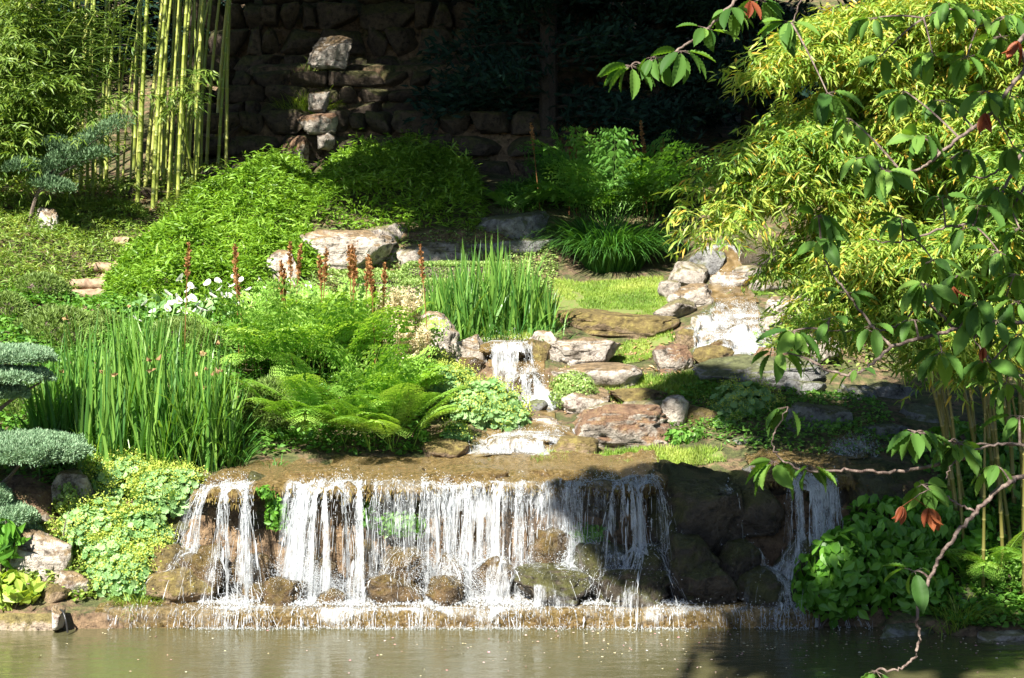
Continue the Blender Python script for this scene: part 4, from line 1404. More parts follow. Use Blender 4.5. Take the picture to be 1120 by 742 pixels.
GAPS = []       # openings cut through the leaves so sun reaches a spot: (spot, radius)
def open_sky(pos):
    """False for leaves that would stand in one of the openings of the canopy"""
    ok = np.ones(len(pos), bool)
    d = np.array(SUN)
    for p, r in GAPS:
        w = pos - np.asarray(p)
        t = w @ d
        dist = np.linalg.norm(w - t[:, None] * d, axis=1)
        ok &= ~((dist < r) & (t > .8))
    return ok

def blob(s, c, r, n, leaf, size, outw=.6, rnd=.5, upw=.3, low=-.35, shell=.28, seed=1, faceout=False, lump=.22, lf=2.0, tone=None):
    """leaves through the outer shell of a lumpy ellipsoid"""
    c, r = np.asarray(c, float), np.asarray(r, float)
    d = rdir(int(n * 2.2))
    d = d[d[:, 2] > low][:n]
    n = len(d)
    k = 1 + lump * 1.6 * fbm(d * lf + seed * 5.1, 3, seed)
    rad = k * (1 - np.abs(RNG.normal(size=n)) * shell)
    pos = c + d * r * rad[:, None]
    nor = unit(d / r)
    if faceout:
        fwd = unit(np.cross(nor, rdir(n)) + np.array([0, 0, -.5]) * outw + rdir(n) * rnd * .5)
        up = unit(nor + UP * upw + rdir(n) * rnd)
    else:
        fwd = unit(nor * outw + rdir(n) * rnd + UP * upw)
        up = unit(nor + rdir(n) * .6)
    tn = np.clip(.5 + RNG.normal(size=n) * .27, 0, 1) if tone is None else tone(n)
    ok = open_sky(pos)
    pos, fwd, up, tn = pos[ok], fwd[ok], up[ok], tn[ok]
    n = len(pos)
    scatter(s, *leaf, pos, fwd, up, RNG.uniform(*size, n), tn)

def core(s, c, r, seed=1, rnd=0.0, low=-.5):
    v, f = ICO[3]
    v = v * (1 + .25 * fbm(v * 2 + seed, 3, seed))[:, None]
    v[:, 2] = np.maximum(v[:, 2], low)
    s.add(np.asarray(c) + v * np.asarray(r), f, rnd)

LANCE = t_lance(.11, .2)
DIA = t_diamond(.20)
DIA_W = t_diamond(.33, .15, .42, .1)
NEED = t_diamond(.05, .0, .3)
BAM = t_lance(.085, .2)
BAM_W = t_lance(.10, .18)
ROUND = t_round(9)
CHERRY = t_cherry()
OVATE = t_lance(.30, .22)

# --- dwarf bamboo mounds
def sasa(poly, n, h, edge, label, size=(.10, .19), mat='sasa', seed=1, at_px=None, lean=(0, -.4), cat='dwarf bamboo', name='dwarf_bamboo'):
    t = thing(name, label, cat, hit(*(at_px or poly[0])))
    s = Soup()
    cover(s, poly, n, h, edge, LANCE, size, seed=seed, lean=lean)
    s.build('foliage', M[mat], t)
    return t
sasa([(112, 345), (112, 315), (140, 285), (175, 255), (205, 225), (260, 200), (330, 188), (345, 220), (322, 262), (305, 300), (280, 330), (240, 342), (180, 346)], 26000, .55, .6,
     'large sunlit mound of bright green dwarf bamboo beside the garden path', seed=2, at_px=(210, 290))
sasa([(335, 250), (338, 205), (365, 190), (450, 186), (520, 195), (532, 235), (525, 256), (440, 258)], 15000, .75, .6,
     'half shaded mound of dwarf bamboo at the foot of the terrace wall', seed=3, at_px=(430, 230))
sasa([(-330, 235), (50, 226), (110, 222), (160, 232), (165, 250), (140, 272), (118, 296), (90, 318), (60, 330), (-40, 340), (-330, 350)], 26000, .28, .4,
     'low yellowish green ground bamboo on the slope left of the path', mat='groundcover', seed=4, size=(.08, .15), at_px=(60, 280))
sasa([(296, 300), (300, 262), (330, 255), (352, 268), (350, 296), (325, 312)], 2200, .35, .25, 'small trailing tuft of dwarf bamboo beside the overhanging slab', seed=5, at_px=(325, 290), size=(.10, .2))
sasa([(170, 235), (200, 205), (240, 205), (262, 210), (230, 232), (190, 250)], 2600, .2, .3, 'thin dwarf bamboo growing among the stems by the rounded stone', mat='groundcover', seed=6, at_px=(215, 220), size=(.08, .15))
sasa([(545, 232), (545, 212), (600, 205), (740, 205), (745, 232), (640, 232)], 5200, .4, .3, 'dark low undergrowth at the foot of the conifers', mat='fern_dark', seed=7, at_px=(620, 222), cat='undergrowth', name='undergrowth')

def low_cover(poly, n, h, label, mat='groundcover', size=(.05, .11), leaf=None, seed=1):
    s = Soup()
    cover(s, poly, n, h, .3, leaf or OVATE, size, seed=seed)
    return struct(s.build('ground_cover', M[mat]), label, 'stuff')
low_cover([(-330, 640), (-330, 345), (120, 330), (330, 345), (460, 400), (470, 500), (262, 502), (120, 520), (80, 560)], 34000, .22, 'mixed low ground cover under the plants of the left bank', 'fern_dark', seed=21)
low_cover([(330, 335), (335, 296), (440, 262), (610, 262), (610, 300), (600, 330), (470, 345)], 9000, .14, 'mixed low ground cover round the clipped hedges', 'box', (.03, .07), seed=22)
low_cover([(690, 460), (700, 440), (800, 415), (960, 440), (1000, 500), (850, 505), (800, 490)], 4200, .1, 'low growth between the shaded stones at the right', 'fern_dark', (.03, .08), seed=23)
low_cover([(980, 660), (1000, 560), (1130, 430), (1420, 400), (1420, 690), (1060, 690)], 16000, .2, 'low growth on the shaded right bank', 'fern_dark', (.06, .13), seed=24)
low_cover([(-60, 228), (-60, 205), (120, 203), (260, 185), (262, 205), (150, 222)], 2600, .16, 'low growth under the bamboo stems', 'groundcover', (.05, .11), seed=25)
low_cover([(-330, 672), (-330, 600), (90, 545), (110, 660)], 6500, .12, 'low growth between the stones of the left bank', 'groundcover', (.04, .09), seed=26)
low_cover([(820, 400), (840, 330), (900, 300), (1420, 300), (1420, 400)], 11000, .15, 'low growth behind the bamboo thicket', 'groundcover', (.05, .1), seed=27)
# --- irises
def iris(px0, px1, py, depth, n, L, label, seed=1, mat='iris', bloom=0):
    g = hit((px0 + px1) / 2, py)
    t = thing('iris_clump', label, 'iris', g)
    Yc = g[1]
    X0, X1 = (px0 - CX) / F * Yc, (px1 - CX) / F * Yc
    # fans of four to seven blades
    nf = n // 6
    u = RNG.uniform(-1, 1, nf)
    fx = (X0 + X1) / 2 + u * (X1 - X0) / 2
    fy = Yc + RNG.uniform(-1, 1, nf) * depth * np.sqrt(1 - u * u * .9)
    base = np.repeat(np.stack([fx, fy], 1), 6, 0) + RNG.normal(size=(nf * 6, 2)) * .04
    N = len(base)
    fa = np.repeat(RNG.uniform(0, math.pi, nf), 6)
    z = tz(base[:, 0], base[:, 1]) - .02
    k = np.tile(np.array([-2.5, -1.5, -.5, .5, 1.5, 2.5]), nf)
    az = np.where(k > 0, fa, fa + math.pi)
    un = np.repeat(np.abs(u), 6)
    ln = L * RNG.uniform(.55, 1.08, N) * (1 - .32 * un ** 2) * (1 - .03 * k * k)
    out = np.repeat(u, 6) * .12
    s = Soup()
    bend = np.abs(RNG.normal(size=N)) * .25
    droop = RNG.random(N) < .07
    bend[droop] += RNG.uniform(.8, 1.9, droop.sum())
    blades(s, np.c_[base, z], az, np.abs(k) * .045 + np.abs(RNG.normal(size=N)) * .06 + np.abs(out) * .4, bend, ln, RNG.uniform(.026, .045, N), 6, .5,
           np.clip(RNG.random(N), 0, 1))
    # withered and thin leaves round the foot
    m = N // 2
    pick = RNG.integers(0, N, m)
    b2 = np.c_[base[pick] + RNG.normal(size=(m, 2)) * .12, z[pick]]
    blades(s, b2, RNG.uniform(0, 6.28, m), RNG.uniform(.1, .7, m), RNG.uniform(.3, 1.6, m), L * RNG.uniform(.25, .6, m), RNG.uniform(.008, .018, m), 6, .5)
    s.build('leaves', M[mat], t)
    if bloom:
        pk = RNG.integers(0, N, bloom)
        pos = np.c_[base[pk] + RNG.normal(size=(bloom, 2)) * .1, z[pk] + L * RNG.uniform(.45, .85, bloom)]
        for p in pos:
            s = Soup()
            d = rdir(5)
            d[:, 2] = np.abs(d[:, 2])
            scatter(s, *DIA_W, np.repeat(p[None], 5, 0), d, rdir(5), RNG.uniform(.04, .08, 5))
            s.build('seed_pod', M['litter'], t)
    return t
iris(42, 252, 488, .75, 900, 1.85, 'tall spread of sword-leaved irises on the left bank', bloom=16)
iris(468, 600, 360, .6, 620, 1.36, 'upright bright green iris clump at the edge of the small lawn')
iris(215, 262, 497, .3, 150, 1.35, 'loose pale iris leaves leaning right beside the clipped pine dome', mat='iris', bloom=8)

# --- ferns
def frond(s, base, az, lean, bend, L, W, npair=15, rnd=.5, royal=False):
    t = np.linspace(0, 1, 24)
    ang = lean + bend * t ** 1.4
    st = L / 23
    r = np.concatenate([[0], np.cumsum(np.sin(ang[:-1]) * st)])
    z = np.concatenate([[0], np.cumsum(np.cos(ang[:-1]) * st)])
    h = np.array([math.cos(az), math.sin(az), 0])
    C = base + h * r[:, None] + UP * z[:, None]
    tube(s, C, np.linspace(.007, .002, 24), 3, .7)
    tg = unit(np.gradient(C, axis=0))
    side = np.array([-math.sin(az), math.cos(az), 0])
    nor = unit(np.cross(tg, side))
    nor = np.where(nor[:, 2:3] < 0, -nor, nor)
    POS, FW, UPV, SZ, RN = [], [], [], [], []
    for k in range(npair):
        tt = .2 + .8 * (k + .5) / npair
        i = min(int(tt * 23), 22)
        fr = tt * 23 - i
        p = C[i] * (1 - fr) + C[i + 1] * fr
        pl = W * math.sin(math.pi * min(1, (.16 + .84 * (1 - (k + .5) / npair))) ** .9) * (.9 if k > 1 else .7)
        for sg in (-1, 1):
            d = unit(side * sg + tg[i] * .55 - UP * .12)
            m = 6 if royal else 8
            tl = np.linspace(.12, 1, m)
            pp = p + d * (pl * tl)[:, None] - UP * (pl * .18 * tl ** 2)[:, None]
            ax = unit(np.cross(nor[i], d))
            for sg2 in (-1, 1):
                POS.append(pp)
                FW.append(np.repeat(unit(ax * sg2 + d * .75)[None], m, 0))
                UPV.append(np.repeat(nor[i][None], m, 0))
                SZ.append(pl * (.40 if royal else .34) * (1.05 - tl * .7) * (RNG.uniform(.8, 1.15, m) if royal else 1))
                RN.append(np.full(m, np.clip(rnd + random.gauss(0, .1), 0, 1)))
    scatter(s, *(t_lance(.26, .1) if royal else t_diamond(.24, .06, .42, .05)), np.concatenate(POS), np.concatenate(FW) + RNG.normal(size=(sum(map(len, POS)), 3)) * (.28 if royal else .12), np.concatenate(UPV), np.concatenate(SZ), np.concatenate(RN))

def fern(px, py, n, L, W, label, spikes=0, Y=None, mat='fern', spread=.25, lean=(.15, .9), face=None, spike_h=1.0, bend=(.7, 1.6), royal=False):
    g = hit(px, py) if Y is None else on(px, Y)
    t = thing('fern', label, 'fern', g)
    s = Soup()
    for k in range(n):
        az = random.uniform(0, 6.283) if face is None else random.gauss(face, 1.1)
        b = g + np.array([math.cos(az), math.sin(az), 0]) * random.uniform(0, spread) + np.array([random.gauss(0, spread * .6), random.gauss(0, spread * .4), 0])
        ln = L * random.uniform(.7, 1.1)
        frond(s, b, az, random.uniform(*lean), random.uniform(*bend), ln, W * random.uniform(.8, 1.15), rnd=random.uniform(.1, .95), royal=royal, npair=9 if royal else 15)
    s.build('fronds', M[mat], t)
    if spikes:
        for k in range(spikes):
            s = Soup()
            b = g + np.array([random.gauss(0, spread * 1.3), random.gauss(0, spread * .7), 0])
            top = b + np.array([random.gauss(0, .12), random.gauss(0, .08), spike_h * random.uniform(.82, 1.1)])
            path = bez(b, b * .5 + top * .5 + np.array([0, 0, .1]), top, 14)
            tube(s, path, .006, 4, .2)
            m = 130
            tt = RNG.uniform(.74, 1, m)
            pos = b + (top - b) * tt[:, None]
            rr = .033 * np.sin(math.pi * np.clip((tt - .72) / .30, 0, 1)) ** .5 * (.6 + .6 * np.sin(tt * 60 + k) ** 2)
            d = rdir(m) * np.array([1, 1, .4])
            scatter(s, *t_diamond(.4), pos + d * rr[:, None] * .3, d + UP * .7, rdir(m), rr * 1.2 + .010)
            s.build('spore_spike', M['rust'], t)
    return t
fern(325, 420, 46, 1.5, .34, 'left one of the tall ferns with rust spore spikes, beside the white arums', spikes=9, spike_h=1.76, spread=.42, lean=(.0, .5), bend=(.3, 1.3), royal=True)
fern(374, 425, 48, 1.5, .36, 'tallest royal fern with upright rust spore spikes, below the little pool', spikes=12, spike_h=1.78, spread=.45, lean=(.0, .5), bend=(.3, 1.3), royal=True)
fern(418, 462, 30, 1.1, .32, 'fern reaching right towards the lady mantle by the small cascade', spread=.3, face=-.5, lean=(.05, .7), bend=(.3, 1.4), royal=True)
fern(362, 482, 24, 1.2, .32, 'low arching fern in front, just above the ochre ledge', spread=.35, face=-1.7, lean=(.1, .8), bend=(.5, 1.5))
fern(422, 490, 24, 1.15, .30, 'bright arching fern hanging over the ledge beside the lower rapid', spread=.3, face=-1.3, lean=(.1, .8), bend=(.5, 1.5))
fern(300, 400, 14, 1.0, .26, 'fern tuft growing right behind the clipped pine dome', spread=.25, face=-1.6)
fern(668, 218, 60, 1.9, .5, 'large fern with rust spikes in front of the dark conifers', spikes=8, Y=29.6, mat='fern_dark', spike_h=1.8, spread=.5, lean=(.0, .8), bend=(.3, 1.3), royal=True)
fern(560, 222, 12, .9, .25, 'small dark fern above the shaded ledge', Y=29, mat='fern_dark')
fern(1092, 650, 14, .85, .22, 'bright fern on the bank in the right corner', Y=18.2, face=-1.8)

# --- lady's mantle
def mantle(label, blobs, flowers=1.0, dens=1.0, lsize=(.085, .15), mat='mantle', fmat='mantle_flower'):
    g0 = at(blobs[0][0], blobs[0][1], blobs[0][4])
    t = thing('lady_mantle', label, 'lady mantle', g0)
    s, fl = Soup(), Soup()
    for i, (px, py, w, h, Y) in enumerate(blobs):
        c = at(px, py, Y)
        rx, rz = w * Y / F / 2, h * Y / F / 2
        ry = rx * .8
        n = int(900 * dens * rx * (rz + ry) / .35)
        blob(s, c, (rx, ry, rz), n, ROUND, lsize, outw=.8, rnd=.5, upw=.7, low=-.75, seed=i + int(px), faceout=True, shell=.2)
        nf = int(105 * flowers * dens * rx * (rz + ry) / .35)
        d = rdir(nf * 3)
        d = d[(d[:, 2] > -.2) & (d[:, 1] < .6)][:nf]
        cen = c + d * np.array([rx, ry, rz]) * RNG.uniform(1.0, 1.16, len(d))[:, None]
        for cc in cen:
            m = 26
            q = cc + RNG.normal(size=(m, 3)) * np.array([.05, .05, .035])
            scatter(fl, *t_diamond(.42, .1, .5), q, rdir(m) + UP * .4, rdir(m), RNG.uniform(.014, .03, m))
    s.build('leaves', M[mat], t)
    if flowers > 0:
        fl.build('flowers', M[fmat], t)['kind'] = 'stuff'
    return t
mantle('lady mantle in yellow froth of flower at the top of the left bank', [(135, 522, 80, 50, 19.2), (185, 536, 76, 52, 18.9), (105, 508, 40, 34, 19.3)], 1.25)
mantle('lady mantle with grey-green leaves and yellow sprays half way down the left bank', [(105, 576, 84, 64, 18.75), (150, 590, 70, 66, 18.6)], .9)
mantle('lady mantle trailing down to the stone step beside the ochre boulder', [(140, 632, 66, 64, 18.25), (165, 612, 60, 50, 18.4), (120, 612, 56, 56, 18.45)], 1.0)
mantle('pale green lady mantle left of the small cascade', [(528, 446, 90, 60, 21.3), (485, 432, 60, 64, 21.6), (556, 458, 44, 36, 21.1)], .55)
mantle('yellow-flowered lady mantle below the cream plumes', [(465, 405, 60, 44, 22.3), (500, 415, 40, 30, 22.2)], 1.1)
mantle('lady mantle in the shade right of the white and rust boulder', [(815, 448, 76, 60, 21.5), (790, 470, 44, 36, 21.1)], .6)
mantle('little tuft of lady mantle sprouting at the right edge of the front ledge step', [(498, 478, 30, 30, 20.6)], .9)
# plants behind the falling water
def tuft(px, py, w, h, Y, n, label, mat='shrub', leaf=None, size=(.05, .1), low=-.8, name='leafy_tuft', cat='plant', **kw):
    c = at(px, py, Y)
    t = thing(name, label, cat, c - np.array([0, 0, h * Y / F / 2]))
    s = Soup()
    blob(s, c, (w * Y / F / 2, kw.pop('ry', w * Y / F / 2 * .8), h * Y / F / 2), n, leaf or OVATE, size, outw=.7, rnd=.6, upw=.3, low=low, seed=int(px + py), faceout=True, **kw)
    s.build('foliage', M[mat], t)
    return t
tuft(302, 562, 30, 44, 18.5, 230, 'leafy green tuft hanging under the ledge between two white curtains', ry=.12)
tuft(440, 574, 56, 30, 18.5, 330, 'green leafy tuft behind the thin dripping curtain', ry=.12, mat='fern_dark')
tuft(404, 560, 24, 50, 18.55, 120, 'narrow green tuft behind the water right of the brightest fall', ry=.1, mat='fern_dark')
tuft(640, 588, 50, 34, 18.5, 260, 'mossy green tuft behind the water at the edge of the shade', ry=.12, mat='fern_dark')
tuft(290, 538, 20, 16, 18.35, 60, 'tiny sprout on the lip of the ledge', ry=.08, size=(.05, .08))

# --- clipped pines
def pine(label, blobs, n=1.0, mat='pine', size=(.05, .1), name='clipped_pine'):
    g0 = at(blobs[0][0], blobs[0][1] + blobs[0][3] / 2, blobs[0][4])
    t = thing(name, label, 'pine', g0)
    s, cr = Soup(), Soup()
    for i, (px, py, w, h, Y) in enumerate(blobs):
        c = at(px, py, Y)
        r = np.array([w, w * .85, h]) * Y / F / 2
        core(cr, c, r * .72, seed=i + 3)
        m = int(8000 * n * (r[0] * (r[1] + r[2]) / .5))
        # needle bundles: each shoot carries a starburst of needles
        k = 7
        d = rdir(m * 2)
        d = d[d[:, 2] > -.55][:m // k * 1 + 200]
        rad = (1 + .16 * fbm(d * 3 + i, 3, i + 5)) * (1 - np.abs(RNG.normal(size=len(d))) * .10)
        pos = np.repeat(c + d * r * rad[:, None], k, 0)
        nor = np.repeat(unit(d / r), k, 0)
        N = len(pos)
        scatter(s, *t_diamond(.09, 0, .35), pos, unit(nor * .8 + rdir(N) * .75 + UP * .25), rdir(N), RNG.uniform(*size, N), np.clip(np.repeat(RNG.random(len(d)), k) * .6 + RNG.random(N) * .4, 0, 1))
    cr.build('branches', M['bark'], t)
    s.build('needles', M[mat], t)
    return t
pine('small round clipped pine beside the log steps', [(45, 322, 58, 44, 24.3)], 2.2, size=(.04, .08))
pine('broad clipped pine mound behind the tall irises at the left', [(66, 385, 112, 96, 22.8), (110, 372, 60, 60, 23.2)], 1.9)
pine('clipped pine at the left edge above the juniper pads', [(8, 352, 50, 60, 23.2), (-20, 372, 60, 60, 23)], 1.6)
pine('low clipped pine dome behind the right end of the irises', [(200, 372, 80, 44, 22.9), (232, 380, 50, 44, 22.6)], 1.9)
pine('round clipped pine dome between the irises and the ferns', [(296, 458, 72, 84, 20.7), (278, 470, 40, 60, 20.6)], 2.2)
pine('dark pine bush under the upper juniper pads', [(25, 455, 80, 60, 20.6), (60, 470, 40, 40, 20.5)], 1.6)

# --- cloud-pruned juniper
def pad(s, c, r, n, size=(.022, .045)):
    n = int(n * 1.7)
    d = rdir(int(n * 1.6))
    d = d[d[:, 2] > -.35][:n]
    rad = (1 + .34 * fbm(d * np.array([4, 4, 2]) + c[2], 4, int(abs(c[2]) * 100) % 99)) * (1 - np.abs(RNG.normal(size=len(d))) * .06)
    pos = np.repeat(c + d * r * rad[:, None], 5, 0)
    nor = np.repeat(unit(d / r), 5, 0)
    N = len(pos)
    pos = pos + RNG.normal(size=(N, 3)) * .012
    scatter(s, *t_diamond(.16, .0, .35), pos, unit(nor * .7 + UP * .45 + rdir(N) * .65), rdir(N), RNG.uniform(*size, N))
jt = thing('cloud_pruned_juniper', 'cloud-pruned blue-green juniper with flat pads at the left edge', 'juniper', on(-60, 19.1))
s = Soup()
root = on(-60, 19.1, -.05)
tube(s, smooth_path([root, at(-55, 520, 19), at(-48, 470, 18.9), at(-35, 430, 18.8), at(0, 425, 18.75), at(22, 405, 18.75)], 8), np.linspace(.07, .02, 41), 7)
tube(s, smooth_path([at(-50, 480, 18.9), at(-10, 455, 18.75), at(15, 436, 18.7), at(45, 418, 18.7)], 8), np.linspace(.035, .012, 25), 6)
tube(s, smooth_path([at(-55, 545, 19), at(-15, 540, 18.85), at(8, 524, 18.7), at(22, 508, 18.65)], 8), np.linspace(.04, .015, 25), 6)
tube(s, smooth_path([root, at(-30, 590, 18.85), at(0, 575, 18.7)], 8), np.linspace(.04, .015, 17), 6)
s.build('trunk', M['bark'], jt)
for (px, py, w, h, Y, n) in [(8, 390, 100, 22, 18.8, 2600), (-5, 412, 118, 18, 18.7, 2600), (-10, 430, 80, 22, 18.75, 1200), (36, 494, 112, 40, 18.6, 5000), (-30, 488, 90, 40, 18.7, 2500), (8, 566, 66, 26, 18.5, 1500), (-20, 548, 60, 40, 18.5, 1500), (22, 585, 44, 24, 18.55, 900)]:
    s = Soup()
    r = np.array([w, w * .8, h]) * Y / F / 2
    core(s, at(px, py, Y), r * .85, seed=int(px + 90), rnd=.15)
    pad(s, at(px, py, Y), r, n)
    s.build('foliage_pad', M['juniper'], jt)

# --- blue juniper branch at the upper left
bt = thing('blue_juniper', 'sparse blue-green juniper leaning right in front of the bamboo stems', 'juniper', on(30, 27))
s, fl = Soup(), Soup()
b0 = on(30, 27)
limbs = [[b0, at(40, 215, 27), at(60, 185, 26.9), at(95, 160, 26.8), at(132, 138, 26.8)], [at(42, 212, 27), at(55, 205, 26.8), at(70, 212, 26.7)],
         [at(50, 196, 26.9), at(28, 185, 26.8), at(20, 190, 26.8)], [at(58, 188, 26.9), at(72, 168, 27), at(60, 160, 27)], [at(45, 205, 27), at(85, 180, 26.9), at(110, 172, 26.8)]]
for L_ in limbs:
    pth = smooth_path(L_, 6)
    tube(s, pth, np.linspace(.035, .008, len(pth)), 5)
    for p in pth[len(pth) // 3:]:
        blob(fl, p + np.array([0, -.05, .08]), (.24, .2, .10), 260, t_diamond(.14, 0, .35), (.035, .08), outw=.5, rnd=.5, upw=.6, low=-.7)
s.build('trunk', M['bark'], bt)
fl.build('foliage', M['blue_juniper'], bt)

# --- clipped hedges
def hedge(label, px0, px1, py0, py1, Y, depth, n=6000):
    X0, X1 = (px0 - CX) / F * Y, (px1 - CX) / F * Y
    z1, z0 = zr(py0, Y), zr(py1, Y)
    t = thing('clipped_hedge', label, 'hedge', ((X0 + X1) / 2, Y + depth / 2, z0))
    s, cr = Soup(), Soup()
    v, f = rock_verts((X1 - X0 - .12, depth - .1, z1 - z0 - .06), 9, .3, 2, 3, .05, 0)
    cr.add(v + np.array([(X0 + X1) / 2, Y + depth / 2, (z0 + z1) / 2 - .03]), f)
    cr.build('branches', M['bark'], t)
    q = RNG.uniform(-1, 1, (n, 3))
    ax = RNG.choice([0, 1, 2, 2], n)
    sg = np.where(RNG.random(n) < .5, -1, 1)
    sg = np.where(ax == 2, 1, sg)
    sg = np.where((ax == 1) & (RNG.random(n) < .8), -1, sg)
    q[np.arange(n), ax] = sg * (1 - np.abs(RNG.normal(size=n)) * .06)
    nor = np.zeros((n, 3))
    nor[np.arange(n), ax] = sg
    q = q / (np.sum(np.abs(q) ** 8, 1) ** (1 / 8))[:, None]
    pos = np.array([(X0 + X1) / 2, Y + depth / 2, (z0 + z1) / 2]) + q * np.array([(X1 - X0) / 2, depth / 2, (z1 - z0) / 2])
    pos = pos + nor * (fbm(pos * 3, 3, 5) * .06)[:, None]
    scatter(s, *t_diamond(.28, .15, .45), pos, unit(nor * .5 + rdir(n) * .7 + UP * .3), unit(nor + rdir(n) * .6), RNG.uniform(.025, .05, n))
    s.build('foliage', M['box'], t)
    return t
hedge('short clipped hedge behind the little brown pool', 380, 442, 303, 336, 25.2, .7, 4500)
hedge('long clipped hedge behind the centre irises', 440, 566, 289, 312, 26.4, .7, 6500)
hedge('clipped hedge block left of the centre irises', 436, 500, 309, 352, 24.9, .7, 5500)
tuft(628, 428, 52, 46, 21.9, 2600, 'small rounded clipped shrub beside the lower rapid', mat='box', leaf=t_diamond(.28, .15, .45), size=(.025, .05), name='clipped_shrub', cat='shrub', shell=.12)

# --- cream plumes
def astilbe(px, py, w, h, Y, label):
    c = at(px, py, Y)
    t = thing('cream_plume_plant', label, 'plume flower', hit(px, py + h * .6))
    s = Soup()
    W, Hh = w * Y / F, h * Y / F
    for k in range(34):
        b = c + np.array([random.uniform(-.4, .4) * W, random.uniform(-.15, .25), -Hh * .5])
        tip = b + np.array([random.gauss(.05, .15) * W, random.gauss(-.1, .08), Hh * random.uniform(.6, 1.05)])
        pth = bez(b, (b + tip) / 2 + np.array([0, 0, .06]), tip + np.array([.05, -.03, -.04]), 10)
        tube(s, pth, .004, 3)
        for j in range(3, 10):
            m = 26
            tt = j / 9
            d = rdir(m)
            scatter(s, *t_diamond(.10, 0, .5), np.repeat(pth[j][None], m, 0), d + UP * .5, rdir(m), RNG.uniform(.05, .13, m) * (1.15 - tt * .7))
    s.build('plumes', M['astilbe'], t)
astilbe(432, 344, 56, 60, 21.8, 'cream feathery plumes at the upper right of the rust-spiked ferns')
astilbe(448, 376, 44, 52, 21.7, 'broad cream feathery plumes in front of the rounded pale boulder')

# --- sedge and grass clumps
def sedge(px, py, Y, rx, n, L, label, mat='sedge', w=(.010, .02), bend=(1.0, 2.3)):
    g = on(px, Y) if Y else hit(px, py)
    t = thing('grass_clump', label, 'grass clump', g)
    s = Soup()
    a, r = RNG.uniform(0, 6.283, n), np.sqrt(RNG.random(n))
    q = np.stack([g[0] + np.cos(a) * r * rx, g[1] + np.sin(a) * r * rx * .7], 1)
    blades(s, np.c_[q, tz(q[:, 0], q[:, 1])], a + RNG.normal(size=n) * .5, .1 + r * .35 + RNG.random(n) * .2, RNG.uniform(*bend, n), L * RNG.uniform(.6, 1.1, n), RNG.uniform(*w, n), 7, .3)
    s.build('blades', M[mat], t)
    return t
sedge(668, 300, 28.0, .55, 1700, 1.35, 'big arching sedge clump at the back of the lawn', w=(.014, .026))
sedge(556, 372, None, .9, 260, .45, 'fringe of thin grass at the foot of the centre irises', w=(.008, .014))
sedge(335, 95, 34.1, .55, 500, .7, 'sunlit grass tuft on the terrace wall below the perched boulder', mat='grass', w=(.010, .02))
sedge(250, 503, 19.75, .25, 120, .6, 'thin grass arching over the ledge beside the loose irises', w=(.008, .014))
sedge(300, 512, 19.5, .12, 40, .3, 'small grass tuft growing on the ochre ledge', w=(.006, .012))
sedge(590, 507, 19.5, .25, 130, .16, 'short grass along the back of the ledge below the lower rapid', mat='grass', w=(.006, .01))
sedge(150, 668, 17.95, .25, 160, .3, 'grass fringe at the left end of the stone step', mat='grass', w=(.006, .01))
sedge(690, 455, 21.5, .2, 120, .25, 'grass tuft behind the white and rust boulder', mat='grass', w=(.006, .01))
sedge(1048, 690, 17.55, .25, 160, .5, 'grass tuft at the right water edge among the weeds', mat='grass', w=(.008, .014))
sedge(312, 634, 18.05, .12, 70, .16, 'dry grass on top of the brown boulder in the fall', mat='grass', w=(.005, .009))

# --- white arums
def arum(label, pts, leaf_c, seed):
    g = hit(*leaf_c)
    t = thing('arum_clump', label, 'arum', g)
    s = Soup()
    W = .55
    n = 46
    pos = g + np.c_[RNG.normal(size=(n, 2)) * np.array([.38, .22]), RNG.uniform(.08, .36, n)]
    scatter(s, *t_lance(.26, .35), pos, np.c_[RNG.normal(size=(n, 2)) + np.array([0, -.5]), RNG.normal(size=n) * .3 + .2], np.repeat(UP[None], n, 0) + RNG.normal(size=(n, 3)) * .4, RNG.uniform(.16, .27, n))
    st = Soup()
    fls = []
    pts = pts + [(px + random.gauss(6, 16), py + random.gauss(0, 7), Y - .1) for (px, py, Y) in pts]
    for (px, py, Y) in pts:
        p = at(px, py, Y - .75)
        b = g + np.array([(p[0] - g[0]) * .6, (p[1] - g[1]) * .6, 0])
        b[2] = T(b[0], b[1])
        tube(st, bez(b, (b + p) / 2 + np.array([0, 0, .08]), p, 8), .008, 5, .5)
        fls.append(p)
    s.build('leaves', M['mantle'], t)
    st.build('stems', M['sasa'], t)
    for p in fls:
        fs = Soup()
        az = random.uniform(-3.6, .4)
        til = random.uniform(.25, .85)
        ax = unit(np.array([math.cos(az) * math.sin(til), math.sin(az) * math.sin(til), math.cos(til)]))
        e1 = unit(np.cross(ax, UP) + 1e-6)
        e2 = np.cross(e1, ax)
        rings, sd = 7, 12
        V = []
        sc = random.uniform(.048, .075)
        for i in range(rings):
            u = i / (rings - 1)
            rr = sc * (.08 + .16 * u + .62 * u ** 4)
            for j in range(sd):
                a = 6.283 * j / sd
                tip = max(0, math.cos(a)) ** 3 * u ** 3
                V.append(p + ax * sc * (1.35 * u - .35 * u ** 4 + .35 * tip) + (e1 * math.sin(a) + e2 * math.cos(a)) * rr * (1 + .5 * tip))
        fc = [(i * sd + j, i * sd + (j + 1) % sd, (i + 1) * sd + (j + 1) % sd, (i + 1) * sd + j) for i in range(rings - 1) for j in range(sd)]
        fs.add(V, fc, random.random())
        o = fs.build('flower', M['white_petal'], t, smooth=True)
        sp = Soup()
        tube(sp, np.stack([p + ax * sc * k for k in (.2, .5, .8, 1.0)]), [.010, .012, .010, .003], 6, .5)
        o2 = sp.build('spadix', M['mantle_flower'])
        o2.data.transform(__import__('mathutils').Matrix.Translation(-Vector(t.location)))
        o2.parent = o
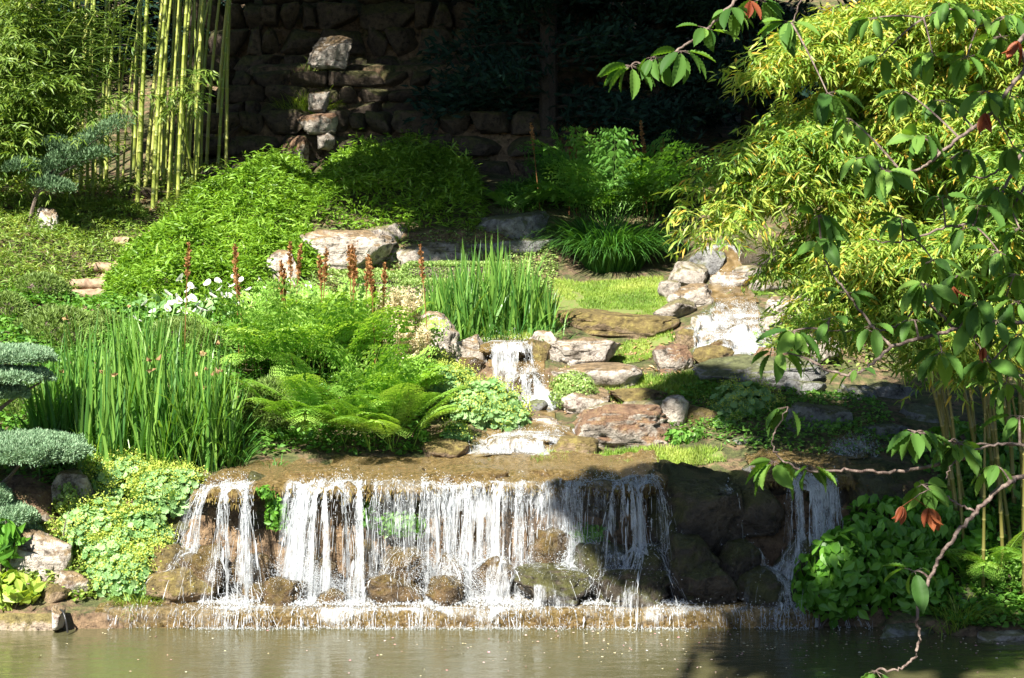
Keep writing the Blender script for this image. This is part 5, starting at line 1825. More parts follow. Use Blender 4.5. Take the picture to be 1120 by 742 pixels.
arum('white arum lilies at the right end of the flower patch, highest up',
     [(264, 310, 24.6), (250, 316, 24.5), (258, 326, 24.4), (242, 320, 24.4), (246, 334, 24.3), (264, 333, 24.3), (232, 328, 24.2), (272, 320, 24.4), (256, 308, 24.6), (270, 328, 24.3), (238, 312, 24.5), (300, 326, 24.0), (308, 330, 24.0), (318, 322, 24.2), (294, 334, 24)], (262, 348), 1)
arum('white arum lilies in the middle of the flower patch',
     [(205, 322, 24.6), (212, 318, 24.7), (218, 336, 24.2), (224, 330, 24.3), (213, 345, 24.0), (200, 344, 24.0), (233, 342, 24.1), (206, 332, 24.4)], (215, 356), 2)
arum('few white arum lilies at the left end of the flower patch',
     [(160, 336, 24.3), (170, 328, 24.5), (182, 341, 24.1), (167, 345, 24.0), (186, 336, 24.3)], (175, 355), 3)

# --- broad-leaved shrubs
def shrub(label, blobs, mat, leaf, size, n=1.0, name='broad_leaved_shrub', cat='shrub', low=-.7, shell=.3):
    g0 = at(blobs[0][0], blobs[0][1] + blobs[0][3] / 2, blobs[0][4])
    t = thing(name, label, cat, g0)
    s, st = Soup(), Soup()
    for i, (px, py, w, h, Y) in enumerate(blobs):
        c = at(px, py, Y)
        r = np.array([w, w * .75, h]) * Y / F / 2
        blob(s, c, r, int(n * 800 * r[0] * (r[1] + r[2])), leaf, size, outw=1.0, rnd=.45, upw=.4, low=low, seed=i + 3, faceout=True, shell=shell)
        for k in range(7):
            tip = c + rdir(1)[0] * r * .8
            b = np.array([c[0] + random.gauss(0, .1), c[1] + random.gauss(0, .1), T(c[0], c[1]) - .05])
            tube(st, bez(b, (b + tip) / 2 + np.array([0, 0, .15]), tip, 8), .009, 4)
    st.build('stems', M['bark'], t)
    s.build('foliage', M[mat], t)
    return t
shrub('broad-leaved green shrub overhanging the water right of the shaded fall', [(925, 628, 110, 110, 17.9), (975, 590, 130, 100, 18.3), (905, 650, 70, 60, 17.75), (1000, 640, 90, 90, 17.9), (1040, 580, 110, 90, 18.6)], 'shrub', OVATE, (.10, .18), 1.7)
shrub('pale lime-leaved shrub leaning over the pond kerb at the left', [(15, 645, 62, 44, 17.85), (-25, 640, 60, 60, 17.85)], 'lime_shrub', OVATE, (.12, .2), 1.5)
shrub('dark green strap-leaved bush beside the big pale bank boulder', [(4, 590, 34, 56, 18.1)], 'shrub', t_lance(.16, .3), (.16, .28), 1.6)
shrub('leafy weeds on the right bank above the thin pale slab', [(1090, 625, 90, 60, 18.3), (1075, 660, 50, 44, 17.9), (1115, 668, 50, 44, 17.9)], 'fern', t_lance(.2, .2), (.06, .12), 3.0, name='weeds', cat='weeds')
shrub('bush in deep shade among the bamboo stems at the right', [(1060, 500, 140, 90, 20), (1110, 540, 100, 90, 19.3)], 'fern_dark', OVATE, (.1, .18), .9)
shrub('small reddish-tinged plant under the lowest juniper pad', [(75, 545, 34, 40, 18.75)], 'box', OVATE, (.04, .07), 3.5)
tuft(850, 480, 40, 26, 20.8, 220, 'low green tuft in the shade beside the large grey boulder', mat='fern_dark')
tuft(745, 478, 50, 22, 20.6, 260, 'low green leaves between the ochre stone and the lower lawn', mat='fern_dark')
GAPS += [(at(905, 600, 17.7), .4), (at(955, 580, 18), .3), (at(1090, 640, 18), .55), (at(672, 192, 29.2), .7), (at(700, 208, 29.0), .5), (at(650, 180, 29.2), .4), (at(185, 150, 29), .8), (at(215, 120, 29.5), .8), (at(160, 190, 29), .6), (at(250, 110, 30.2), .5), (at(358, 58, 34.0), 1.25), (at(345, 95, 34.0), .85), (at(350, 122, 33.2), .75), (at(346, 148, 32.8), .75), (at(290, 182, 31), .7)]
# ------------------------------------------------------------------ bamboo grove at the upper left
def culmmat(name, c1, c2, c3):
    m = bpy.data.materials.new(name)
    m.use_nodes = True
    nt = m.node_tree
    b = nt.nodes['Principled BSDF']
    at_ = nt.nodes.new('ShaderNodeAttribute')
    at_.attribute_name = 'rnd'
    nt.links.new(ramp(nt, at_.outputs['Fac'], [(0, c1), (.5, c2), (1, c3)]), b.inputs['Base Color'])
    b.inputs['Roughness'].default_value = .38
    return m
M['culm'] = culmmat('bamboo_culm', (.12, .18, .03), (.26, .30, .055), (.42, .42, .12))
M['culm_gold'] = culmmat('golden_bamboo_culm', (.08, .08, .02), (.17, .15, .04), (.28, .25, .09))

def culm_mesh(s, path, r0, r1, node=.32, tone=.5):
    L = np.concatenate([[0], np.cumsum(np.linalg.norm(np.diff(path, axis=0), axis=1))])
    ts, rs, rn = [], [], []
    d = 0.0
    while d < L[-1]:
        gap = node * random.uniform(.85, 1.15)
        for o, k in ((0, 1.0), (.012, 1.22), (.026, 1.0), (gap * .5, .97)):
            if d + o < L[-1]:
                ts.append(d + o)
                rs.append((r0 + (r1 - r0) * (d + o) / L[-1]) * k)
                rn.append(1.0 if k > 1.1 else tone)
        d += gap
    P_ = np.stack([np.interp(ts, L, path[:, i]) for i in range(3)], 1)
    tube(s, P_, np.array(rs), 7, np.repeat(rn, 7))

def sprays(s, anchors, dirs, n, blen, leaf, size, droop=.6, per=14, tone=None):
    """leafy twigs: each runs from a point on the culm, droops, and carries leaves on both sides"""
    k = len(anchors)
    pick = RNG.integers(0, k, n)
    a = np.asarray(anchors)[pick]
    az = RNG.uniform(0, 6.283, n)
    L = RNG.uniform(*blen, n)
    d = unit(np.c_[np.cos(az), np.sin(az), RNG.uniform(-.1, .7, n)] + np.asarray(dirs)[pick] * .6)
    tt = np.tile(np.linspace(.25, 1, per), n)
    ii = np.repeat(np.arange(n), per)
    pos = a[ii] + d[ii] * (L[ii] * tt)[:, None] - UP * (L[ii] * droop * tt ** 2)[:, None] + RNG.normal(size=(n * per, 3)) * .02
    tang = unit(d[ii] - UP * (2 * droop * tt)[:, None])
    side = unit(np.cross(tang, UP + rdir(len(ii)) * .2))
    sg = np.where(RNG.random(len(ii)) < .5, -1, 1)[:, None]
    fwd = unit(tang * .8 + side * sg * .8 + RNG.normal(size=(len(ii), 3)) * .42 - UP * .22)
    up = unit(UP + RNG.normal(size=(len(ii), 3)) * .5)
    tn = np.clip((RNG.random(n)[ii] * .55 + RNG.random(len(ii)) * .45) if tone is None else tone(len(ii)), 0, 1)
    ok = open_sky(pos)
    scatter(s, *leaf, pos[ok], fwd[ok], up[ok], RNG.uniform(*size, len(ii))[ok], tn[ok])
    m = min(n, 160)
    for q in range(m):
        t3 = np.linspace(0, 1, 6)[:, None]
        tube(s, a[q] + d[q] * L[q] * t3 - UP * L[q] * droop * t3 ** 2, np.linspace(.005, .0015, 6), 3, .3)

GROVE = 'slender bamboo stem in the grove at the upper left, lit yellow-green'
def grove_stem(px, py, top_px, Y, r, leafy, height=9.0, label=GROVE, tone=None):
    b = on(px, Y, -.05)
    X2 = (top_px - CX) / F * Y
    dx = (X2 - b[0])
    tip = b + np.array([dx * 1.9 + random.gauss(0, .45), random.gauss(0, .5), height])
    mid = b + np.array([dx * .45, 0, height * .5])
    t = thing('bamboo', label, 'bamboo', b, 'bamboo stems of the upper left grove')
    path = bez(b, mid, tip, 40)
    s = Soup()
    culm_mesh(s, path, r, r * .4, .34, random.uniform(.15, .85) if tone is None else tone)
    s.build('culm', M['culm'], t, smooth=True)
    s = Soup()
    lo = 22
    an = path[lo:]
    dr = np.zeros_like(an)
    sprays(s, an, dr, leafy, (.5, 1.2), BAM, (.13, .24), .4)
    s.build('foliage', M['bamboo_leaf'], t)
    return t
culms = [(150, 222, 178), (158, 215, 200), (167, 222, 190), (184, 220, 205), (190, 212, 222), (178, 208, 195), (198, 205, 230), (206, 205, 226), (212, 200, 236), (172, 203, 186), (142, 208, 170), (148, 200, 176),
         (164, 200, 205), (220, 185, 232), (134, 205, 150), (236, 168, 262), (246, 165, 270), (101, 222, 110), (95, 216, 106), (88, 212, 96), (110, 205, 120), (116, 200, 124), (80, 205, 92), (60, 205, 60),
         (204, 190, 214), (186, 196, 210), (155, 192, 160), (128, 198, 136), (226, 180, 240), (40, 200, 40), (70, 195, 78), (20, 205, 20), (215, 192, 246), (194, 222, 212)]
for k in range(22):
    q = random.choice([(150, 24), (185, 26), (205, 18), (95, 16), (170, 20)])
    px_ = q[0] + random.gauss(0, q[1])
    culms.append((px_, random.uniform(186, 224), px_ + random.gauss(14, 12)))
for i, (px, py, tp) in enumerate(culms):
    Y = 29.0 + (222 - py) * .085 + random.uniform(-.1, .1)
    grove_stem(px, py, tp, Y, random.uniform(.02, .042), 80, height=random.uniform(8.2, 10.5))

# leafy bamboos in front of the grove
LEAFY = [((-10, 27.8), (10, 40, 27.2), 'leafy bamboo at the left edge of the grove, hiding the stems'),
         ((30, 28.3), (70, 30, 27.6), 'leafy bamboo with feathery yellow-green sprays in the upper left corner'),
         ((65, 28.7), (95, 20, 28.0), 'leafy bamboo arching over the left group of stems'),
         ((45, 28.2), (68, 95, 27.4), 'lower leafy bamboo in front of the left stems'),
         ((0, 28.0), (30, 110, 27.2), 'low leafy bamboo above the blue juniper'),
         ((130, 29.3), (150, -10, 28.9), 'leafy bamboo whose twigs hang among the bright stems'),
         ((215, 30.3), (200, 90, 28.7), 'thin leafy bamboo shoot crossing the bright stems half way up')]
for i, ((px, Y), tip, label) in enumerate(LEAFY):
    b = on(px, Y, -.05)
    e = at(*tip)
    t = thing('leafy_bamboo', label, 'bamboo', b, 'leafy bamboos of the upper left grove')
    path = bez(b, b * .4 + e * .6 + np.array([-.3, 0, .6]), e + np.array([.25, -.1, .2]), 30)
    s = Soup()
    culm_mesh(s, path, .03, .008, .3, .3)
    s.build('culm', M['culm'], t, smooth=True)
    s = Soup()
    if i < 5:
        an = np.repeat(path[10:], 12, 0)
        an = an + RNG.normal(size=an.shape) * np.array([.55, .35, .5])
        sprays(s, an, np.repeat(np.array([[.15, -.3, .1]]), len(an), 0), 640, (.3, .8), BAM, (.12, .21), .42)
    else:
        sprays(s, path[14:], np.repeat(np.array([[.2, -.4, .1]]), 16, 0), 60, (.3, .7), BAM, (.12, .22), .45)
    s.build('foliage', M['bamboo_leaf'], t)

# ------------------------------------------------------------------ golden bamboo at the right
GOLD = 'arching golden bamboo of the right-hand thicket with yellow-green drooping leaves'
gold = [((1062, 18.6), (775, 240, 17.6), 240), ((1078, 18.9), (800, 190, 17.8), 420), ((1090, 19.2), (845, 175, 17.9), 420), ((1100, 18.5), (845, 70, 17.7), 360), ((1085, 19.6), (900, 40, 18.4), 420),
        ((1110, 19.0), (965, 30, 18.0), 380), ((1120, 18.4), (1040, 20, 17.4), 340), ((1070, 19.8), (880, 130, 18.6), 340), ((1130, 18.8), (1000, 130, 17.8), 330), ((1140, 18.3), (1085, 130, 17.3), 330),
        ((1056, 18.3), (930, 290, 17.5), 380), ((1098, 18.1), (1010, 290, 17.2), 360), ((1125, 18.0), (1080, 260, 17.0), 330), ((1046, 19.0), (868, 285, 18.2), 230), ((1040, 18.8), (985, 340, 17.9), 240),
        ((1150, 19.2), (1120, 40, 17.6), 300), ((1106, 19.9), (930, 200, 19.0), 300), ((1118, 20.4), (1060, 330, 19.2), 260), ((1035, 19.9), (985, 230, 19.2), 300), ((1075, 17.9), (1075, 370, 17.2), 160), ((1052, 18.5), (885, 350, 17.9), 240), ((1120, 17.8), (1100, 190, 16.8), 260), ((1108, 18.4), (930, 365, 17.6), 200), ((1128, 18.2), (1030, 385, 17.4), 200), ((1135, 18.6), (1105, 330, 17.4), 240)]
for i, ((px, Y), tip, n) in enumerate(gold):
    b = on(px, Y, -.05)
    e = at(*tip)
    t = thing('golden_bamboo', GOLD, 'bamboo', b, 'golden bamboos of the right thicket')
    mid = np.array([b[0] * .75 + e[0] * .25, (b[1] + e[1]) / 2, max(e[2], b[2]) + .9 + abs(e[0] - b[0]) * .18])
    path = bez(b, mid, e, 30)
    s = Soup()
    culm_mesh(s, path, random.uniform(.022, .034), .006, .3, random.uniform(.2, .8))
    s.build('culm', M['culm_gold'], t, smooth=True)
    s = Soup()
    out = unit(e - mid)
    tone_c = random.uniform(.35, .6)
    an = np.repeat(path[16:], 8, 0)
    an = an + RNG.normal(size=an.shape) * np.array([.13, .2, .13])
    sprays(s, an, np.repeat(out[None] * .5, len(an), 0), int(n * 1.5), (.2, .55), BAM, (.10, .175), .4,
           tone=lambda m: np.where(RNG.random(m) < .05, 1.0, np.clip(tone_c + RNG.normal(size=m) * .17, 0, .85)))
    s.build('foliage', M['gold_leaf'], t)

# ------------------------------------------------------------------ conifers and trees
def conifer(px, Y, hgt, rad, label, n=2600, mat='conifer', low=.04, seed=1):
    b = on(px, Y, -.1)
    t = thing('conifer_tree', label, 'conifer', b)
    s = Soup()
    tube(s, np.array([b, b + UP * hgt * .5, b + UP * hgt]), [rad * .075, rad * .05, .03], 8)
    fl = Soup()
    nb = 130
    for k in range(nb):
        u = low + (1 - low) * (k + random.random()) / nb
        az = random.uniform(0, 6.283)
        L = rad * (1 - u) ** .75 * random.uniform(.75, 1.1) + .15
        p0 = b + UP * hgt * u
        d = np.array([math.cos(az), math.sin(az), random.uniform(-.05, .25)])
        pth = p0 + d * L * np.linspace(0, 1, 6)[:, None] - UP * (L * .18) * (np.linspace(0, 1, 6) ** 2)[:, None]
        tube(s, pth, np.linspace(.035, .008, 6), 4)
        m = int(n / nb * 8)
        tt = np.sqrt(RNG.random(m))
        pos = p0 + d * L * tt[:, None] - UP * (L * .18 * tt ** 2)[:, None] + RNG.normal(size=(m, 3)) * np.array([.20, .20, .13]) * (.5 + L * .25)
        scatter(fl, *t_diamond(.16, .05, .4), pos, unit(d + rdir(m) * .9 + UP * .15), rdir(m), RNG.uniform(.12, .26, m))
    s.build('trunk', M['dark_bark'], t)
    fl.build('crown', M[mat], t)
    return t
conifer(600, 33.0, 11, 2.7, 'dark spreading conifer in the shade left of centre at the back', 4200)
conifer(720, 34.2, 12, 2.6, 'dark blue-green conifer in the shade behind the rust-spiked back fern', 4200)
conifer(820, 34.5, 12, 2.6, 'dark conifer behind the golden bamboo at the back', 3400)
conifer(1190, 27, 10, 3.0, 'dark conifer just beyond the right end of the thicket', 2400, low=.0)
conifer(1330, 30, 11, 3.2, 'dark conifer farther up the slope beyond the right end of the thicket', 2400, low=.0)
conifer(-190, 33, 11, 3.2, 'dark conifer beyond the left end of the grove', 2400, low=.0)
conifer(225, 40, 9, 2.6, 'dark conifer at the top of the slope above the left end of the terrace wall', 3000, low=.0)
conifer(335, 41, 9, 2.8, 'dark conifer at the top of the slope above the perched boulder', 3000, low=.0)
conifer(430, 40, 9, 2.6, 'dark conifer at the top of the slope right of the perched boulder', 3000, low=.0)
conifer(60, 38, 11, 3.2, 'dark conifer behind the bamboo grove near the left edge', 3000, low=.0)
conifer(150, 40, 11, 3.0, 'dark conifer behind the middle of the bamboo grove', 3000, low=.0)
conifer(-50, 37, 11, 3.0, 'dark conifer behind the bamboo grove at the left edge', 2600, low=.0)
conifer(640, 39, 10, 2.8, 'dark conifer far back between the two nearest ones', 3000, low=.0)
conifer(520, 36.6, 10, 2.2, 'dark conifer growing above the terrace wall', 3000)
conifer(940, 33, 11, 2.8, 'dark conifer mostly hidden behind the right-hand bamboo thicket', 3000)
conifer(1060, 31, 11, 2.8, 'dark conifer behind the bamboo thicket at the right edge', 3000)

def broad_tree(name, label, base, clumps, n, mat='tree_leaf', size=(.25, .5), tr=.28):
    """a tall tree: trunk, limbs to each leaf clump"""
    base = np.asarray(base, float)
    t = thing(name, label, 'tree', base)
    s, fl = Soup(), Soup()
    zf = min(c[2] for c, r in clumps) - 2.0
    fork = np.array([base[0], base[1], max(base[2] + 2, zf)])
    tube(s, smooth_path([base, (base + fork) / 2, fork], 6, .03), np.linspace(tr, tr * .6, 13), 9)
    for i, (c, r) in enumerate(clumps):
        c = np.asarray(c, float)
        if len(clumps) < 12 or i % 6 == 0:
            tube(s, bez(fork, (fork + c) / 2 + np.array([0, 0, .8]), c, 10), np.linspace(tr * .2, .02, 10), 6)
        blob(fl, c, (r, r, r * .75), n, t_diamond(.36, .1, .45), size, outw=.4, rnd=.8, upw=.0, low=-1.1, shell=.45, seed=i + 9, lump=.3)
    s.build('trunk', M['bark'], t)
    fl.build('crown', M[mat], t)
    return t
def up_ray(p, dist):
    return np.asarray(p, float) + np.array(SUN) * dist
# unseen trees added beside the view; leaf clumps placed to shade and block skylight
broad_tree('unseen_shade_tree', 'tall unseen broadleaf tree beside the pond, crown shaped to shade the lower right', (-3.8, 3.0, 1.6),
           [(up_ray((1.9, 18.6, .8), 18.0), .95), (up_ray((3.0, 18.5, .8), 18.0), 1.1), (up_ray((3.1, 16.9, 0), 18.5), .9), (up_ray((4.4, 17.2, .1), 18.5), 1.1), (up_ray((2.5, 21.8, 2.2), 19.0), .55), (up_ray((3.5, 21.2, 1.9), 19.0), .65), (up_ray((4.3, 18.6, .6), 18.5), .9), (up_ray((3.5, 17.7, 1.5), 18.5), .75), (up_ray((4.6, 17.8, 1.3), 18.5), .7)], 1300)
cl_ = [(up_ray((x + (.6 if k % 2 else 0), 33.8, z), 11 + 1.2 * ((i * 7 + k * 3) % 3 - 1)), 1.2) for k, z in enumerate((5.9, 7.1, 8.3, 9.6)) for i, x in enumerate(np.arange(-6.2, 5.5, 1.35))]
cl_ += [(up_ray((x, 32.2, z), 12.5 + (x % 1)), 1.25) for x in (-1.5, 0, 1.5, 3.0, 4.5) for z in (6.3, 7.8, 9.3)]
cl_ += [(up_ray((x, 36, z), 11), 1.4) for x in (-6, -3.5, -1, 1.5, 4) for z in (10.0, 11.5)]
cl_ += [(up_ray((x, 30.2, 5.3), 10.5), 1.0) for x in (-1.6, -.2, 1.2, 2.6)] + [(up_ray((x, 28.3, 4.6), 13), .75) for x in (-.3, .9, 2.0)] + [(up_ray(p, 12), .85) for p in ((-3.0, 29.8, 5.5), (-2.2, 29.0, 5.2), (-1.2, 29.0, 5.2), (-1.9, 30.2, 5.6), (-.9, 27.9, 4.3))]
broad_tree('unseen_shade_tree', 'tall unseen broadleaf tree behind the bamboo thicket on the right, added to block skylight', (9.5, 25.5, 4),
           [((x, y, z), 2.0) for (x, y, z) in ((6.5, 20, 12), (8.5, 18, 11), (9.5, 21, 13), (7, 23, 13), (10, 25, 13), (6.5, 26, 14), (9, 28, 14), (5.5, 29.5, 15), (8.6, 15.5, 9.5), (7.6, 32, 15), (4.5, 33.5, 15))], 900)
broad_tree('unseen_shade_tree', 'tall unseen broadleaf tree on the near right bank, added to block skylight', (8.5, 3.5, 2),
           [((x, y, z), 1.6) for (x, y, z) in ((5.2, 10.5, 9.0), (7, 12, 9.5), (6.5, 14, 10.2), (8.5, 14.5, 10), (5, 8.5, 9), (8.5, 17, 11))], 900)
broad_tree('unseen_shade_tree', 'tall unseen broadleaf tree on the hilltop, added to keep skylight off the terrace wall', (-2, 44, 11),
           [((x, y, z), 2.0) for (x, y, z) in ((-6, 31.5, 13), (-3.4, 31.5, 13.4), (-.8, 31.5, 13), (1.8, 31.5, 13.3), (4.4, 31.5, 13), (-4.6, 34, 14.5), (-2, 34, 14.5), (.8, 34, 14.5), (3.4, 34, 14.5), (-6, 37, 16), (-3.5, 36.5, 16.5), (-1, 36.5, 16), (1.5, 36.5, 16), (4, 36.5, 16.5), (-5, 40, 17), (-2, 40, 17), (1, 40, 17), (4, 40, 17), (-7.5, 35.5, 16))], 900)
broad_tree('unseen_shade_tree', 'tall unseen broadleaf tree left of the grove, crown shaped to shade the terrace wall', (-13.5, 24.5, 4), cl_, 1000)

# ------------------------------------------------------------------ cherry in the foreground
ct = thing('cherry_tree', 'foreground cherry branches with long toothed leaves hanging in from the right', 'cherry tree', (6.2, 7.0, T(6.2, 7.0)))
s = Soup()
trunk_top = np.array([5.6, 6.6, 7.0])
tube(s, smooth_path([(6.2, 7.0, T(6.2, 7.0) - .3), (6.1, 7.0, 2.5), (5.8, 6.8, 4.6), trunk_top], 8, .01), np.linspace(.17, .09, 25), 10)
s.build('trunk', M['cherry_bark'], ct, smooth=True)
TW = {
    'a': ([(1450, 20, 5.0), (1180, 20, 4.9), (1120, 78, 4.8), (1085, 122, 4.75), (1040, 158, 4.7), (1005, 184, 4.7), (968, 188, 4.65)], .010),
    'b': ([(1500, -120, 5.2), (1150, -90, 5.1), (900, -50, 5.0), (830, -20, 4.95), (798, 8, 4.9), (768, 36, 4.9), (735, 58, 4.85), (700, 70, 4.85)], .009),
    'c': ([(1500, 120, 5.2), (1200, 100, 5.1), (1120, 165, 5.0), (1075, 195, 5.0), (1040, 175, 4.95)], .007),
    'd': ([(1480, 330, 5.0), (1200, 350, 4.9), (1120, 352, 4.8), (1060, 358, 4.7), (1015, 368, 4.6), (975, 380, 4.55), (945, 405, 4.5), (915, 408, 4.5), (895, 400, 4.5)], .009),
    'e': ([(1045, 360, 4.7), (1010, 330, 4.7), (985, 355, 4.65), (950, 362, 4.65), (905, 362, 4.6)], .005),
    'f': ([(975, 380, 4.55), (950, 352, 4.6), (925, 320, 4.6), (905, 290, 4.65), (898, 265, 4.65)], .005),
    'g': ([(1460, 470, 4.8), (1200, 485, 4.7), (1120, 486, 4.55), (1060, 486, 4.5), (1015, 478, 4.45)], .007),
    'h': ([(1440, 480, 4.7), (1180, 505, 4.6), (1106, 527, 4.4), (1068, 560, 4.35), (1040, 592, 4.3), (1018, 630, 4.3), (1003, 672, 4.25), (1005, 705, 4.25), (992, 727, 4.25), (970, 735, 4.25)], .0085),
    'i': ([(1066, 560, 4.35), (1042, 548, 4.35), (1020, 534, 4.35), (1000, 545, 4.35)], .004),
    'j': ([(1160, 505, 4.5), (1110, 486, 4.45), (1072, 490, 4.45), (1045, 505, 4.45), (1034, 524, 4.4)], .005),
    'k': ([(1060, 500, 4.5), (980, 516, 4.5), (925, 515, 4.45), (880, 515, 4.45), (852, 500, 4.45), (845, 480, 4.45), (862, 445, 4.45)], .0055),
    'l': ([(1120, 165, 5.0), (1080, 235, 4.9), (1030, 250, 4.85), (985, 265, 4.8), (950, 262, 4.8)], .006),
    'm': ([(1300, -20, 5.1), (1120, 22, 5.0), (1080, 30, 4.95), (1040, 10, 4.9), (1010, 20, 4.9)], .006),
    'n': ([(1240, 380, 4.8), (1120, 410, 4.6), (1080, 390, 4.6), (1065, 370, 4.6)], .006),
    'o': ([(1120, 205, 4.95), (1105, 225, 4.9), (1090, 205, 4.9)], .005),
    'p': ([(900, -50, 5.0), (880, -10, 4.95), (868, 22, 4.95), (862, 26, 4.95)], .004),
}
limb = Soup()
for k, (pts, r) in TW.items():
    P3 = [at(*p) for p in pts]
    if pts[0][0] > 1400:
        P3 = [np.array([5.85, 6.85, min(6.8, max(3.4, P3[0][2] + .5))]), np.array([3.6, 5.6, P3[0][2] + .25])] + P3[1:]
    pth = smooth_path(P3, 9, .0022)
    br = Soup()
    tube(br, pth, np.linspace(r * .95, r * .32, len(pth)), 7)
    br.build('branch', M['cherry_bark'], ct, smooth=True)
    TW[k] = pth
cw = Soup()  # unseen leaf clumps added towards the sun to shade the branches below
for (px, py, Y) in [(900, 130, 4.7), (1010, 60, 4.8), (1090, 300, 4.7), (1040, 380, 4.6), (1100, 150, 4.9), (960, 300, 4.7), (870, 500, 4.45), (1050, 500, 4.4), (1000, 620, 4.3), (1110, 440, 4.6), (900, 360, 4.6)]:
    c = up_ray(at(px, py, Y), 3.2 if py > 200 else 2.2)
    blob(cw, c, (.24, .24, .16), 42, CHERRY, (.08, .12), outw=.9, rnd=.6, low=-1.1, shell=.4, faceout=True)
    tube(cw, bez(trunk_top, (trunk_top + c) / 2 + UP * .2, c, 8), np.linspace(.02, .004, 8), 5, .1)
cw.build('crown', M['cherry'], ct, smooth=True)
# leaf clusters at photo positions on the twigs
clus = [(690, 72, 4.85, 9, 1), (745, 56, 4.85, 6, 1), (800, 10, 4.9, 8, .9), (862, 24, 4.95, 7, 1), (905, 102, 4.8, 7, 1), (968, 186, 4.65, 9, 1), (1035, 5, 4.9, 8, .95), (1095, 40, 4.9, 8, 1),
        (1078, 100, 4.75, 8, 1), (1030, 110, 4.8, 7, .9), (945, 172, 4.7, 7, .9), (895, 236, 4.65, 9, 1), (898, 262, 4.65, 6, 1), (1040, 172, 4.95, 7, .9), (1090, 205, 4.9, 8, .9), (985, 238, 4.8, 7, .9),
        (868, 362, 4.6, 7, 1), (908, 348, 4.6, 6, .9), (1012, 310, 4.65, 9, 1), (1070, 330, 4.65, 9, 1.05), (1090, 350, 4.6, 6, 1), (1030, 385, 4.6, 7, 1), (1080, 395, 4.55, 7, 1),
        (1003, 472, 4.45, 9, .95), (1048, 484, 4.45, 9, .9), (1008, 530, 4.35, 6, .9), (1000, 625, 4.3, 5, 1.0), (848, 505, 4.45, 10, 1), (885, 512, 4.45, 5, .9), (862, 445, 4.45, 6, .9), (958, 734, 4.25, 8, .95),
        (1110, 300, 4.7, 6, 1), (1108, 160, 4.8, 6, 1), (935, 405, 4.5, 3, .7), (1115, 250, 4.8, 6, 1), (1055, 250, 4.85, 6, .9), (955, 20, 4.9, 6, .9), (1020, 60, 4.85, 7, .95), (1065, 12, 4.95, 7, 1), (990, 100, 4.8, 6, .9), (1105, 105, 4.8, 7, 1), (925, 320, 4.6, 5, .9), (955, 355, 4.6, 5, .9), (1050, 300, 4.7, 7, 1), (1100, 420, 4.6, 6, 1), (1118, 365, 4.6, 6, 1), (830, 0, 4.95, 6, .9), (715, 62, 4.85, 5, .9), (770, 30, 4.9, 5, .8), (1060, 165, 4.9, 6, .9), (1030, 215, 4.85, 6, .9), (1100, 18, 4.9, 8, 1), (1058, 62, 4.85, 7, 1), (1008, 150, 4.75, 7, 1), (1112, 210, 4.9, 8, 1), (1072, 225, 4.85, 7, 1), (1020, 285, 4.75, 7, .95), (1092, 275, 4.75, 8, 1), (1058, 352, 4.65, 7, 1), (1000, 350, 4.6, 6, .9), (1112, 330, 4.7, 8, 1), (965, 60, 4.9, 6, .9), (930, 130, 4.8, 5, .9), (1115, 455, 4.5, 6, 1), (1090, 510, 4.4, 6, .9), (850, 385, 4.6, 5, .9)]
TWP = np.concatenate(list(TW.values()))
for (px, py, Y, n, k) in clus:
    cl, sk = Soup(), Soup()
    c = at(px, py, Y)
    i = np.argmin(np.linalg.norm(TWP - c, axis=1))
    if np.linalg.norm(TWP[i] - c) > .02:
        tube(sk, bez(TWP[i], (TWP[i] + c) / 2 + np.array([0, 0, .015]), c, 6), np.linspace(.0035, .002, 6), 5)
    n = int(n * 1.45)
    az = RNG.uniform(0, 6.283, n)
    d = np.c_[np.cos(az), np.sin(az) * .9, RNG.uniform(-.75, .25, n)]
    d = unit(d)
    pet = RNG.uniform(.012, .03, n)
    b = c + d * pet[:, None]
    for q in range(n):
        tube(sk, np.array([c, b[q]]), .0009, 3)
    L = RNG.uniform(.055, .106, n) * k
    droop = unit(d - UP * RNG.uniform(.0, 1.1, n)[:, None] + RNG.normal(size=(n, 3)) * .2)
    up = unit(UP * .6 + d * .5 + rdir(n) * .45)
    scatter(cl, *CHERRY, b, droop, up, np.stack([L, L, L], 1), np.clip(RNG.normal(.45, .25, n), 0, 1))
    o = cl.build('leaf_cluster', M['cherry'], ct, smooth=True)
    sk.v = [v - np.array(ct.location) for v in sk.v]
    o2 = sk.build('twig', M['cherry_bark'])
    o2.parent = o
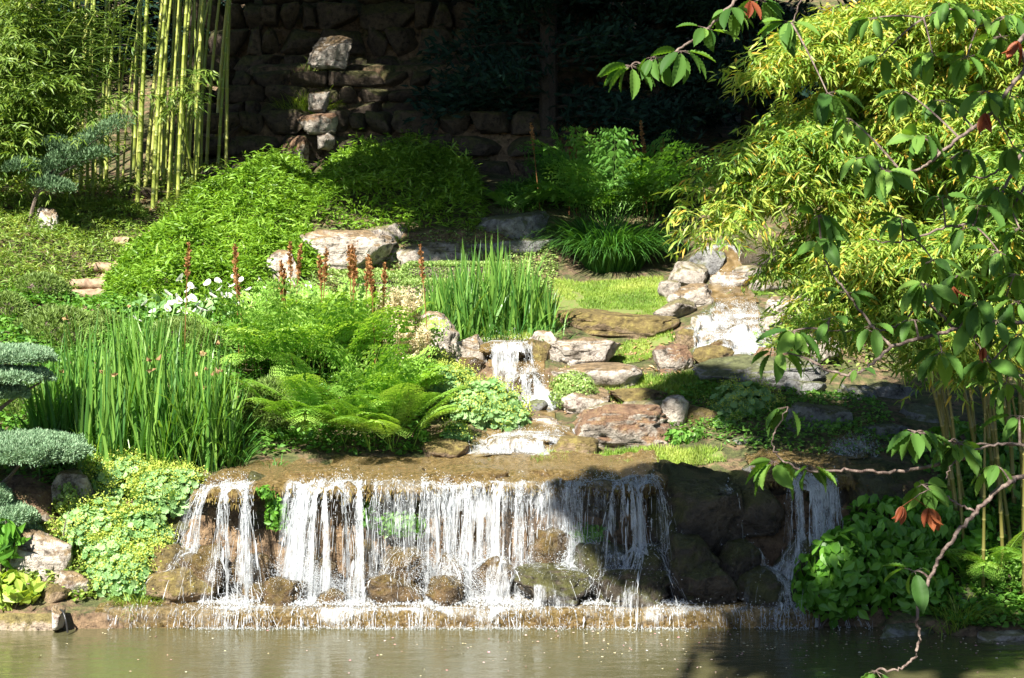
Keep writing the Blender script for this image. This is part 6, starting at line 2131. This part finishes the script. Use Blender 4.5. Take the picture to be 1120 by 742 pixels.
for (px, py, Y, k) in [(1078, 135, 4.7, 1), (821, 12, 4.9, 1), (1016, 568, 4.35, 1.1), (987, 566, 4.35, .8), (1113, 56, 4.8, 1.1), (1043, 325, 4.65, .9), (1075, 392, 4.5, .7)]:
    dl = Soup()
    c = at(px, py, Y)
    n = 4
    d = unit(np.c_[RNG.normal(size=(n, 2)) * .4, -np.ones(n)])
    scatter(dl, *CHERRY, np.repeat((c + UP * .03)[None], n, 0), d, rdir(n), RNG.uniform(.05, .07, n) * k)
    i = np.argmin(np.linalg.norm(TWP - c, axis=1))
    tube(dl, np.array([TWP[i], c + UP * .03]), .001, 3)
    dl.build('dried_leaf', M['dried'], ct, smooth=True)

# ------------------------------------------------------------------ litter
s = Soup()
n = 700
x = RNG.uniform(-5.2, 5.2, n)
y = 17.6 - np.abs(RNG.normal(size=n)) * .9
dens = np.clip((x + 1.5) / 4, .12, 1)
k = RNG.random(n) < dens
x, y = x[k], y[k]
n = len(x)
scatter(s, *t_diamond(.35, .1, .5), np.c_[x, y, np.full(n, .006)], np.c_[RNG.normal(size=(n, 2)), np.zeros(n)], np.repeat(UP[None], n, 0) + RNG.normal(size=(n, 3)) * .2, RNG.uniform(.012, .04, n))
struct(s.build('floating_petals', M['petal']), 'petals and bits of leaf floating on the pond', 'stuff')
s = Soup()
for pp, n in [([(120, 232), (150, 205), (240, 190), (262, 200), (230, 225), (170, 240)], 900), ([(0, 226), (0, 206), (130, 200), (130, 222)], 700), ([(70, 345), (78, 320), (160, 256), (172, 262), (120, 342)], 250),
              ([(600, 420), (640, 400), (760, 400), (700, 450), (620, 455)], 350), ([(640, 398), (640, 380), (740, 362), (740, 392)], 200)]:
    q = sample(poly_xy(pp), n)
    scatter(s, *t_lance(.16, .3), np.c_[q, tz(q[:, 0], q[:, 1]) + .025], np.c_[RNG.normal(size=(n, 2)), np.zeros(n)], np.repeat(UP[None], n, 0) + RNG.normal(size=(n, 3)) * .3, RNG.uniform(.05, .13, n))
struct(s.build('leaf_litter', M['litter']), 'dry fallen leaves on the ground', 'stuff')
